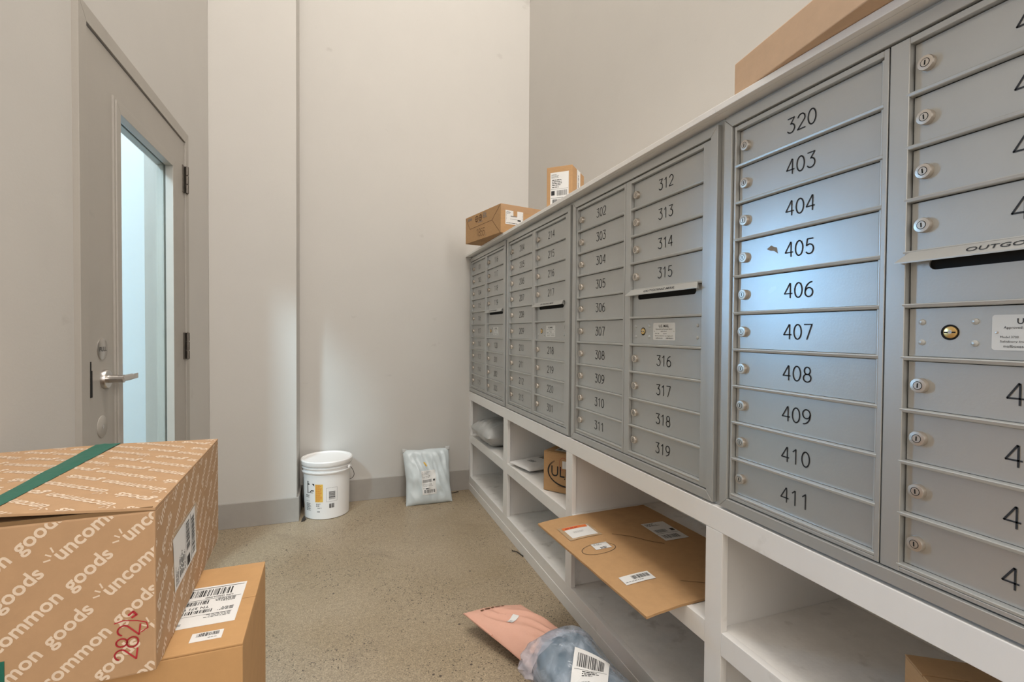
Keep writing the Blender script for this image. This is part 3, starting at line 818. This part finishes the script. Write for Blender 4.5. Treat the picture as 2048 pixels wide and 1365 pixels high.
for (ra, rb) in ((-bigW/2+.002, -.002), (-bigW+.002, -bigW/2-.002)):
    rt = (ra, .002, rb, bigL-.002)
    d = pattern(rt, -.185*K, .30*K, R(145), spc, per, -.084*K)
    part('printing', d.build(lambda x, y, z: (x, y, flapz(x, y)+.0002+z), .00012, rt), big, recalc=False)
# red marker scrawl, reading upward
rd = Decal(); h_ = .033*K
rd.digits(-.030*K, .030*K, h_, '282', .0022, M['red'], rot=R(84), pitch=.66)
rd.strokes([(-.036*K, .107*K), (-.029*K, .111*K), (-.034*K, .118*K), (-.041*K, .112*K)], .0030, M['red'])
rd.strokes([(-.022*K, .078*K), (-.012*K, .084*K), (-.014*K, .094*K), (-.028*K, .100*K), (-.048*K, .104*K), (-.062*K, .101*K)], .0015, M['red'])
part('marker_writing', rd.build(plane((0, -.0006, 0), (1, 0, 0), (0, 0, 1)), .0002), big, recalc=False, label='red marker scrawl')
# label on its right side
sl = ship_label(.118*K, .190*K, 5)
part('shipping_label', sl.build(plane((.0006, .125*K+.190*K, .088*K), (0, -.12, 1), (0, -1, -.04)), .0004), big, recalc=False)
part('label_sleeve', MB().box(.0002, .0005, .118*K, .323*K, .083*K, .208*K, M['clear_tape']), big)
# lower plain carton
lo = thing('plain_carton', 'plain cardboard box with shipping labels on top, under the printed carton', 'box', (-.150, .897, 0), R(1))
carton(lo, -.46, .303, T2, M['kraft_orange'], flaps='x')
l1 = Decal(); W_, H_ = .150, .145
l1.rect(0, 0, W_, H_, M['paper'], 1); I = M['ink']
l1.bars(.022, .014, .122, .040, 11, I, 34); l1.rect(.004, .0075, .146, .009, I, 2)
l1.text(.018, .044, .0075, 'UPS GROUND', I, bold=.01); l1.rect(.004, .0525, .146, .0535, I, 2)
l1.bars(.056, .057, .112, .070, 12, I, 22); l1.lines(.012, .066, .035, 4, .0035, .0017, 4, I)
l1.rect(.128, .060, .1485, .074, I, 2); l1.text(.052, .078, .0105, 'TN 371 9-01', I, bold=.012)
l1.bars(.045, .090, .098, .101, 13, I, 20); l1.lines(.010, .098, .028, 3, .004, .002, 6, I)
l1.lines(.012, .118, .060, 3, .0045, .0022, 7); l1.lines(.085, .133, .045, 2, .004, .0018, 8); l1.rect(.010, .108, .10, .1086, I, 2)
part('shipping_label', l1.build(plane((-.024, .075+.145, T2), (-1, 0, 0), (0, -1, 0)), .0004), lo, recalc=False)
l2 = Decal(); l2.rect(0, 0, .047, .026, M['paper'], 1); l2.bars(.006, .003, .040, .013, 15, I, 20); l2.lines(.008, .018, .02, 1, .003, .0015, 3)
part('small_label', l2.build(plane((-.036, .027+.026, T2), (-1, 0, 0), (0, -1, 0)), .0004), lo, recalc=False)

# ============================================================ CARTONS ON THE CAP
zt_ = zc1+.0008
# A: flat carton overhanging the cap at the far end
Aa = math.atan2(-.435, .092)
A = thing('flat_carton', 'flat brown box overhanging the cap board at the far corner', 'box', (.759, 3.040, zt_), Aa)
# local x runs from far corner toward camera (0..0.445), local y to the right (0..0.30)
carton(A, .445, .30, .163, M['kraft'], flaps=None)
fA = plane((0, -.0003, 0), (1, 0, 0), (0, 0, 1))
a_ = Decal(); B_ = M['brown_ink']; La, Ha = .445, .163
P_ = lambda u, v: (u*La, v*Ha)
a_.strokes([P_(.01, .98), P_(.14, .51), P_(.775, .54), P_(.985, .97)], .0022, B_)
a_.strokes([P_(.775, .54), P_(.985, .02)], .0022, B_)
for cx in (.345, .455):
    a_.strokes([(x, y) for x, y in arc(cx*La, .80*Ha, .018, .017, 0, 360, 18)], .0045, M['brown_ink'])
    a_.strokes([(cx*La-.014, .80*Ha), (cx*La+.014, .80*Ha)], .004, M['brown_ink']); a_.strokes([(cx*La, .80*Ha-.014), (cx*La, .80*Ha+.014)], .004, M['brown_ink'])
a_.lines(.53*La, .90*Ha, .12*La, 4, .0085, .005, 3); a_.lines(.38*La, .64*Ha, .2*La, 1, .008, .004, 4)
a_.lines(.08*La, .88*Ha, .14*La, 2, .008, .005, 5)
a_.digits(.33*La, .15*Ha, .044, '1855', .0026, M['brown_ink'], pitch=.62, rot=R(-4)); a_.strokes([(.60*La, .12*Ha), (.61*La, .05*Ha)], .002, M['grey_ink'])
part('printing', a_.build(fA, .0003), A, recalc=False)
st_ = Decal(); st_.rect(0, 0, .118, .078, M['paper'], 1)
st_.rect(.052, .046, .078, .078, M['kraft'], 2).rect(.034, .044, .075, .049, M['grey_ink'], 3).rect(.080, .022, .102, .030, M['ink'], 2).rect(.030, .030, .10, .0315, M['grey_ink'], 2)
st_.lines(.008, .070, .03, 3, .006, .003, 8); st_.lines(.006, .006, .10, 1, .005, .003, 9, M['ink']); st_.bars(.004, .02, .007, .07, 4, M['grey_ink'], 12, True); st_.bars(.111, .02, .114, .07, 5, M['grey_ink'], 12, True)
part('picture_sticker', st_.build(plane((.4454, .030, .052), (0, 1, 0), (0, 0, 1)), .0004), A, recalc=False, label='white sticker with a faint grey picture')
part('clear_tape', MB().box(.4453, .4457, .001, .299, .125, .160, M['kraft_light']), A)
# B: upright small carton
Ba = math.atan2(-.083, .086)
B = thing('upright_carton', 'small upright brown box with white labels standing on the cap board', 'box', (.884, 2.040, zt_), Ba)
carton(B, .120, .184, .186, M['kraft'], flaps=None)
lbB = ship_label(.086, .150, 21)
part('shipping_label', lbB.build(plane((.018, -.0004, .010), (1, 0, 0), (0, 0, 1)), .0004), B, recalc=False)
bt_ = Decal(); bt_.rect(.068, .001, .120, .185, M['paper'], 1); bt_.bars(.082, .10, .096, .165, 6, M['grey_ink'], 12, True); bt_.rect(.088, .06, .094, .08, M['ink'], 2); bt_.rect(.088, .03, .094, .045, M['ink'], 2)
part('white_tape', bt_.build(plane((.1204, 0, 0), (0, 1, 0), (0, 0, 1)), .0004), B, recalc=False, label='wide white printed tape')
part('hand_slot', MB().box(-.0006, .0012, .06, .085, .07, .11, M['dark']), B)
# C: wide box near the camera
Ca = math.atan2(-.226, -.033)
C = thing('wide_carton', 'wide plain tan box lying on the cap board above door 320', 'box', (.878, .921, zt_), Ca)
carton(C, .55, .33, .078, M['kraft_pink'], flaps=None)

# ============================================================ IN THE CUBBIES
# flat cardboard mailer
ang = R(2.7)
F_ = thing('flat_cardboard_mailer', 'large flat sheet-like cardboard mailer jutting out of the middle shelf cubby', 'parcel', (.764, 1.078, .4138), ang)
Wf, Lf, tf = .500, .672, .0065
fm = MB(); nx_, ny_ = 14, 14; V = []
for s in (0, 1):
    for j in range(ny_+1):
        for i in range(nx_+1):
            x, y = Wf*i/nx_, Lf*j/ny_
            droop = -.010*max(0, (.133-x)/.133)**1.5
            edge = .0015*noise.noise(Vector((x*20, y*20, 0)))*(1 if i in (0, nx_) or j in (0, ny_) else 0)
            V.append((x+edge, y+edge, droop+s*tf+.0007*noise.noise(Vector((x*6, y*6, 3)))))
q_ = (nx_+1)*(ny_+1); Fc = []
for j in range(ny_):
    for i in range(nx_):
        a = j*(nx_+1)+i; Fc.append((a, a+nx_+1, a+nx_+2, a+1)); Fc.append((q_+a, q_+a+1, q_+a+nx_+2, q_+a+nx_+1))
for j in range(ny_):
    for i in (0, nx_): a = j*(nx_+1)+i; Fc.append((a, a+nx_+1, q_+a+nx_+1, q_+a))
for i in range(nx_):
    for j in (0, ny_): a = j*(nx_+1)+i; Fc.append((a, a+1, q_+a+1, q_+a))
fm.add(V, Fc, M['kraft']); part('board', fm, F_)
def ftop(x, y, z): return (x, y, tf+.0012-.010*max(0, (.133-x)/.133)**1.5+z)
def lab(name, x, y, w_, h_, fill, rot=0, label=None):
    d = Decal(.03); fill(d, w_, h_); c, s = math.cos(rot), math.sin(rot)
    mb = d.build(lambda a, b, z: ftop(x+a*c-b*s, y+a*s+b*c, z), .0004); part(name, mb, F_, recalc=False, label=label)
def pouch(d, w, h):
    d.rect(0, 0, w, h, M['clear_tape'], 1); d.rect(w*.12, h*.1, w*.92, h*.88, M['paper'], 2); d.rect(w*.10, h*.74, w*.88, h*.92, M['orange'], 3); d.lines(w*.18, h*.79, w*.6, 1, .01, .006, 3, M['red'], 4); d.lines(w*.3, h*.5, w*.4, 2, .008, .002, 5, M['grey_ink'], 3)
lab('document_pouch', .035, .475, .130, .110, pouch, R(-2), 'clear document pouch with an orange band')
def l3(d, w, h): d.rect(0, 0, w, h, M['paper'], 1); d.lines(.006, h-.010, w*.6, 2, .006, .003, 3); d.lines(.02, .008, w*.6, 2, .006, .004, 4, M['ink'])
lab('small_label', .078, .372, .060, .044, l3, R(-4))
def l4(d, w, h):
    d.rect(0, 0, w, h, M['paper'], 1); d.lines(.008, h-.012, .06, 4, .006, .003, 3, M['ink']); d.bars(.01, h*.42, .06, h*.58, 4, M['ink'], 18); d.rect(w*.78, h*.45, w*.94, h*.57, M['ink'], 2); d.bars(.012, h*.10, .080, h*.28, 5, M['ink'], 24); d.rect(.004, h*.36, w-.004, h*.37, M['ink'], 2)
lab('shipping_label', .345, .340, .100, .155, l4, R(-3))
def l5(d, w, h): d.rect(0, 0, w, h, M['paper'], 1); d.bars(w*.35, h*.4, w*.95, h*.82, 6, M['ink'], 24); d.lines(.005, h*.2, w*.9, 1, .006, .003, 3)
lab('barcode_label', .040, .145, .102, .046, l5, R(-3))
cr = Decal(); cr.strokes([(x, y) for x, y in arc(.092, .378, .063, .036, 0, 360, 28)], .0016, M['ink'])
part('pen_circle', cr.build(ftop, .0003), F_, recalc=False, label='hand-drawn black oval')
sm = Decal(); rnd = random.Random(3)
sm.strokes([(.20, .46), (.25, .42), (.29, .36), (.325, .325)], .003, M['brown_ink']); sm.strokes([(.20, .10), (.25, .07), (.30, .02)], .0018, M['brown_ink'])
part('scuff_mark', sm.build(ftop, .0002), F_, recalc=False)
# grey poly bag in the end cubby
gw, gh = .42, .33
mbp, posp = pillow(gw, gh, .16, M['poly_grey'], 3, .011, 60, 50, e=.6)
G = thing('grey_poly_mailer', 'bulging silver-grey plastic mailer bag in the far end cubby', 'parcel', (.872, 3.02, .413+.074), rot=(0, 0, R(-96)))
mb2 = MB(); mb2.v = [(x, y, max(z, -.0725)) for x, y, z in mbp.v]; mb2.f, mb2.m, mb2.mats = mbp.f, mbp.m, mbp.mats; mb2.smooth = True
mb2.v = [(x, y, z) for x, y, z in mb2.v]
G.rotation_euler = (0, 0, R(-90)); G.location = (.875, 3.125, .413+.074)
part('bag', mb2, G)
# white mailer
mbw, posw = pillow(.21, .25, .034, M['poly_white'], 8, .004, 40, 40)
Wt = thing('white_mailer', 'white bubble mailer with a barcode lying in second cubby from far wall', 'parcel', (.915, 2.455, .413+.0195), rot=(0, 0, R(-78)))
mbw.v = [(x, y, max(z, -.018)) for x, y, z in mbw.v]
part('pouch', mbw, Wt)
dw = Decal(.012); dw.bars(0, 0, .055, .030, 5, M['ink'], 12, True)
part('barcode', dw.build(lambda a, b, z: posw(a-.03, b+.07, 1, .0008+z), .0003), Wt, recalc=False)
dw = Decal(.012); dw.lines(0, .06, .10, 5, .012, .005, 5, M['ink'])
part('address_print', dw.build(lambda a, b, z: posw(a-.05, b+.15, 1, .0008+z), .0003), Wt, recalc=False)
# ULINE box
ua = math.atan2(-.098, .072)
U = thing('logo_carton', 'small brown box with a black swoosh logo, in second cubby from far wall', 'box', (.912, 2.113, .4138), ua)
carton(U, .215, .150, .186, M['kraft'], flaps='x')
du = Decal(); du.text(.042, .074, .070, 'ULINE', M['ink'], 'l', .004, width=.165)
for k in range(2):
    pts = arc(.122, .098-.003*k, .098-.003*k, .064, 130, 300, 26)
    V, F = [], []
    for i, p in enumerate(pts):
        wd = .0012+.0040*math.sin(math.pi*i/26); a = R(130+170*i/26); V += [(p[0]+wd/2*math.cos(a), p[1]+wd/2*math.sin(a)), (p[0]-wd/2*math.cos(a), p[1]-wd/2*math.sin(a))]
    F = [(2*i, 2*i+1, 2*i+3, 2*i+2) for i in range(26)]; du.items.append((V, F, M['ink'], 2))
du.text(.075, .028, .009, 'www.uline.com', M['brown_ink'], width=.06)
du.rect(.100, .115, .15, .150, M['paper'], 3); du.strokes(arc(.106, .135, .022, .030, 40, 300, 20), .0012, M['red'], 4)
du.quad(arc(.1125, .068, .003, .003, 0, 360, 8)[:-1], M['ink'])
part('printing', du.build(plane((0, -.0003, 0), (1, 0, 0), (0, 0, 1)), .0003), U, recalc=False)
tl = ship_label(.09, .13, 31); part('shipping_label', tl.build(plane((.04, .12, .1862), (0, -1, 0), (1, 0, 0)), .0004), U, recalc=False)
# brown box in the near cubby
V_ = thing('near_cubby_carton', 'brown box sitting in the cubby closest to the camera', 'box', (1.000, .604, .4138), math.atan2(-.066, -.044))
carton(V_, .115, .22, .147, M['kraft'], flaps='y')

# ============================================================ FAR WALL
# bucket
Bk = thing('plastic_bucket', 'white five gallon plastic pail with yellow label, by the far wall', 'bucket', (-.074, 3.308, 0))
pr = [(0, .0), (.128, .0), (.134, .004), (.1345, .012), (.139, .283), (.150, .284), (.1505, .291), (.1405, .292), (.1405, .309), (.150, .310), (.1505, .317), (.1415, .318), (.1420, .345), (0, .345)]
part('pail', MB().lathe(pr, M['bucket'], 72), Bk, smooth=True)
ld = [(.1425, .328), (.152, .327), (.1545, .331), (.1545, .352), (.1500, .358), (.1430, .357), (.1385, .351), (0, .351)]
lm = MB()
for seg_ in (ld[:4], ld[3:6], ld[5:7], ld[6:]):
    k_ = len(lm.v); lm.lathe([(r + 0, h) for r, h in seg_], M['bucket'], 72)
    lm.f, lm.m = [f for f in lm.f if len(f) <= 4], [m_ for f, m_ in zip(lm.f, lm.m) if len(f) <= 4]
part('lid', lm, Bk, smooth=True)
ear = MB()
for a in (-28, 152):
    c, s = math.cos(R(a)), math.sin(R(a)); cx, cy = .1475*c, .1475*s
    ear.lathe([(.0, -.001), (.012, -.001), (.012, .009), (.007, .012), (0, .012)], M['bucket'], 18, 'X', (0, 0, 0))
    n = len(ear.v)//2 if a == 152 else 0
    ear.v = ear.v[:n]+[(cx+x*c-y*s, cy+x*s+y*c, z+.300) for x, y, z in ear.v[n:]]
part('ear', ear, Bk, smooth=True)
c, s = math.cos(R(-28)), math.sin(R(-28))
hp = []
for i in range(25):
    t = math.pi*i/24; r = .160; x, y = math.cos(t)*r, math.sin(t)*.155   # bail hanging down behind and to the right
    lx, ly, lz = x, y*.28+.145*math.sin(t)*0, .300-.150*math.sin(t)
    hp.append((lx*c-(ly+.150*math.sin(t)*.95)*s, lx*s+(ly+.150*math.sin(t)*.95)*c, lz))
part('bail_handle', MB().tube(hp, .0018, M['wire'], 8), Bk, smooth=True)
def cyl(rad):
    def fn(x, y, z):
        a = -math.pi/2+math.asin(max(-.98, min(.98, x/rad))); r = .1345+.0045*(y-.012)/.27+.0005+z; return (r*math.cos(a), r*math.sin(a), y)
    return fn
db = Decal(.008); I = M['ink']
db.rect(-.065, .110, -.020, .219, M['yellow'], 1); db.lines(-.061, .212, .036, 16, .0064, .0030, 3, M['orange'], 2)
for x0, y0, x1, y1 in ((.000, .110, .063, .111), (.000, .194, .063, .195), (.000, .110, .001, .195), (.062, .110, .063, .195)): db.rect(x0, y0, x1, y1, M['grey_ink'], 1)
db.bars(.015, .124, .052, .174, 4, M['ink'], 11, True); db.bars(.017, .070, .048, .097, 7, M['ink'], 12)
db.rect(-.110, .160, -.106, .236, I); db.rect(-.110, .228, -.100, .232, I); db.quad([(-.108, .210), (-.094, .218), (-.108, .224)], I); db.quad([(-.084, .222), (-.070, .206), (-.070, .222)], I)
db.rect(-.090, .176, -.072, .182, I); db.quad(arc(-.092, .172, .004, .004, 0, 360, 8)[:-1], I); db.lines(-.104, .165, .03, 1, .004, .003, 6, I)
db.lines(-.118, .148, .024, 3, .006, .003, 6, I); db.lines(-.118, .112, .03, 1, .006, .002, 7); db.lines(-.116, .098, .034, 8, .006, .0028, 8, I)
db.lines(-.060, .098, .034, 4, .0055, .003, 9, M['grey_ink']); db.lines(-.052, .071, .024, 1, .005, .004, 2, M['grey_ink']); db.lines(-.054, .048, .026, 1, .005, .006, 3, M['grey_ink'])
part('label_print', db.build(cyl(.139), .0003), Bk, recalc=False, label='yellow and black printed label')
# black bag squeezed between pail and pier
bb, _ = pillow(.045, .20, .03, M['black_bag'], 5, .004, 12, 20)
bl = thing('black_bag', 'black crumpled bag wedged behind the white pail', 'bag', (-.200, 3.436, .004), rot=(R(90), 0, 0)); part('bag', bb, bl)
# pale blue poly mailer leaning on the far wall
mbx, posx = pillow(.315, .365, .105, M['poly_blue'], 1, .013, 80, 80)
PB = thing('blue_poly_mailer', 'pale blue plastic mailer bag leaning against far wall', 'parcel', (.572, 3.250, .006), rot=(R(63), 0, R(-1)))
def shape_bag(x, y, z):
    t = y/.365; return (x*(1-.06*math.sin(math.pi*min(1, t*1.3))), y-.006*max(0, 1-t*6), z)
mbx.v = [shape_bag(*p) for p in mbx.v]; part('bag', mbx, PB)
ds = Decal(.010); ds.rect(0, 0, .100, .158, M['paper'], 1); ds.lines(.006, .145, .06, 3, .008, .003, 2); ds.lines(.006, .120, .08, 3, .006, .0025, 3, M['grey_ink'])
ds.bars(.006, .078, .074, .098, 4, I, 26); ds.rect(.080, .084, .094, .096, I, 2); ds.lines(.006, .066, .08, 3, .007, .0025, 5); ds.digits(.008, .034, .008, '17', .0012, I); ds.lines(.024, .034, .03, 1, .005, .006, 6, I)
ds.bars(.012, .010, .090, .030, 7, I, 22)
fb = lambda ox, oy: (lambda a, b, z: shape_bag(*posx(a*.998+ox, b+oy, 1, .0016+z)))
part('shipping_label', ds.build(fb(-.052, .050), .0004), PB, recalc=False)
dy = Decal(.008); dy.quad([(0, .030), (.012, .034), (.030, .004), (.020, 0)], M['yellow'], 1); dy.rect(.014, .008, .019, .013, M['brown_ink'], 2)
part('yellow_sticker', dy.build(fb(-.035, .235), .0004), PB, recalc=False)
tp = MB()
for sx_ in (-1, 1):
    k, _ = pillow(.034, .030, .012, M['poly_grey'], 12+sx_, .004, 10, 10)
    k.v = [(x+sx_*.150, y+.345, z+.004) for x, y, z in k.v]; tp.add(k.v, k.f, M['poly_grey'])
tp.smooth = True; part('knotted_corner', tp, PB)

# ============================================================ FLOOR PARCELS BY THE CABINET
Pk = thing('pink_mailer', 'salmon pink padded mailer on floor, its far end curled up', 'parcel', (.765, 1.400, .0))
du_, dv_ = Vector((.94, .06, 0)), Vector((-.42, .92, 0))
def pinkbend(x, y, z):
    t = y/.46; xx = x/.26
    lift = .008+.085*max(0, t-.25)**1.6*(1-.35*xx)
    roll = .022*(1-(2*xx)**2)*math.sin(math.pi*min(1, t*.9))-.012*t
    p = du_*(x*(1-.08*(1-t)))+dv_*y; return (p.x, p.y, lift+roll+max(z, -.02-.3*t)+.012+.02*math.sin(math.pi*min(1, max(0, t))))
mbk, posk = pillow(.26, .46, .050, M['pink'], 6, .010, 50, 70, bend=pinkbend, e=.8)
part('pouch', mbk, Pk)
dk = Decal(.008); dk.rect(0, 0, .050, .022, M['paper'], 1); dk.lines(.006, .012, .02, 2, .005, .003, 4)
def pkfn(ox, oy, an=0):
    c, s = math.cos(an), math.sin(an)
    return lambda a, b, z: posk(a*c-b*s+ox, a*s+b*c+oy, 1, .002+z)
part('small_label', dk.build(pkfn(-.055, .285, R(22)), .0004), Pk, recalc=False)
dk = Decal(.01); dk.text(0, 0, .020, 'hydro wafer', M['brown_ink'], 'l', width=.0) if False else dk.lines(0, 0, .15, 1, .01, .008, 7, M['brown_ink'])
part('printing', dk.build(pkfn(-.075, .425), .0004), Pk, recalc=False)
fold = MB(); fp = []
for i in range(22):
    y = .30+.15*i/21; fp.append(pinkbend(-.128, y, .004))
fold.tube(fp, .004, M['pink'], 8); part('side_seam', fold, Pk, smooth=True)
# clear wrapped bundle
Bn = thing('wrapped_bundle', 'slate blue bundle in shiny clear plastic wrap on floor, in front of pink mailer', 'parcel', (.664, 1.440, .0), R(-169))
def bundle_mb(mt, grow, seed, amp, nlen=60, nr=60, L=.46, ex=0):
    mb = MB(); V = []
    for j in range(nlen+1):
        t = j/nlen; y = L*t-ex
        e = min(1, (t*L+.001)/.075); e2 = min(1, ((1-t)*L+.001)/.06); r = (1-(1-e)**2.2)**.5*(1-(1-e2)**2.2)**.5
        for i in range(nr):
            a = 2*math.pi*i/nr
            cx, sz = abs(math.cos(a))**.85*math.copysign(1, math.cos(a)), abs(math.sin(a))**.85*math.copysign(1, math.sin(a))
            nn = noise.noise(Vector((math.cos(a)*1.6+seed, y*9, math.sin(a)*1.6)))*1.0+(1-abs(noise.noise(Vector((math.cos(a)*3.0+y*5, y*13+seed, math.sin(a)*3.0))))*2)*.7
            rr = r*(1+amp*nn)
            bz = .052*max(0, 1-max(0, y)/.20)**1.0; x = (.102+grow)*rr*cx; z = bz+.080+(.072+grow)*rr*sz
            V.append((x, y, max(z, bz+.004)))
    F = [(j*nr+i, j*nr+(i+1) % nr, (j+1)*nr+(i+1) % nr, (j+1)*nr+i) for j in range(nlen) for i in range(nr)]
    F += [tuple(range(nr))[::-1], tuple(range(nlen*nr, (nlen+1)*nr))]
    mb.add(V, F, mt); mb.smooth = True; return mb
part('bundle', bundle_mb(M['bundle'], 0, 2, .035), Bn)
part('clear_wrap', bundle_mb(M['film'], .010, 5, .05, L=.49, ex=.015), Bn)
col_ = MB(); V = []; nr, nl = 60, 14
for j in range(nl+1):
    t = j/nl
    for i in range(nr):
        a = 2*math.pi*i/nr; fl_ = 1+.16*noise.noise(Vector((math.cos(a)*3, t*4, math.sin(a)*3)))+.10*(1-abs(noise.noise(Vector((a*2.5, t*2, 1))))*2)
        rr = (.112+.012*math.sin(t*3.1))*fl_*(1-.75*(1-t)**3)
        V.append((rr*math.cos(a)+.035*(1-t), -.045+.10*t, max(.056, .118+.60*rr*math.sin(a)-.006*(1-t))))
col_.add(V, [(j*nr+i, j*nr+(i+1) % nr, (j+1)*nr+(i+1) % nr, (j+1)*nr+i) for j in range(nl) for i in range(nr)], M['film_white']); col_.smooth = True
part('gathered_film', col_, Bn, label='milky gathered end of the wrap')
bl_ = Decal(.008); bl_.rect(0, 0, .105, .165, M['paper'], 1); bl_.bars(.012, .105, .092, .150, 3, I, 26); bl_.lines(.03, .092, .05, 3, .006, .003, 5, I); bl_.rect(.006, .098, .10, .099, I, 2); bl_.lines(.01, .06, .07, 5, .009, .003, 8)
def bfn(a, b, z):
    u, v = a-.052, b-.08; c, s = math.cos(R(135)), math.sin(R(135)); x, y = u*c-v*s+.030, u*s+v*c+.215
    ca = max(-.95, min(.95, x/.112)); return (x, y, .052*max(0, 1-y/.20)+.080+.0885*math.sqrt(1-abs(ca)**2.2)+.007+z)
part('shipping_label', bl_.build(bfn, .0004), Bn, recalc=False)

# twigs / litter
tw1 = thing('twig', 'thin dark twig on floor beside the cabinet base', 'twig', (.880, 2.37, .0)); part('stem', MB().tube([(-.02, .035, .003), (0, .01, .005), (.008, -.02, .003), (.012, -.045, .004)], [.0028, .0022, .0025, .003], M['twig'], 6), tw1)
tw2 = thing('twig', 'tiny dark twig on floor right of the blue mailer bag', 'twig', (.780, 3.41, .0)); part('stem', MB().tube([(-.03, 0, .003), (0, -.004, .006), (.03, .012, .004)], [.002, .0025, .003], M['twig'], 6), tw2)
tw3 = thing('dead_leaf', 'small dark dead leaf on floor left of the white pail', 'leaf', (-.205, 3.205, .0)); part('blade', MB().add([(-.012, -.03, .002), (.010, -.012, .007), (.016, .006, .003), (.002, .03, .02), (-.010, .012, .006)], [(0, 1, 4), (1, 2, 3), (1, 3, 4)], M['twig']), tw3)
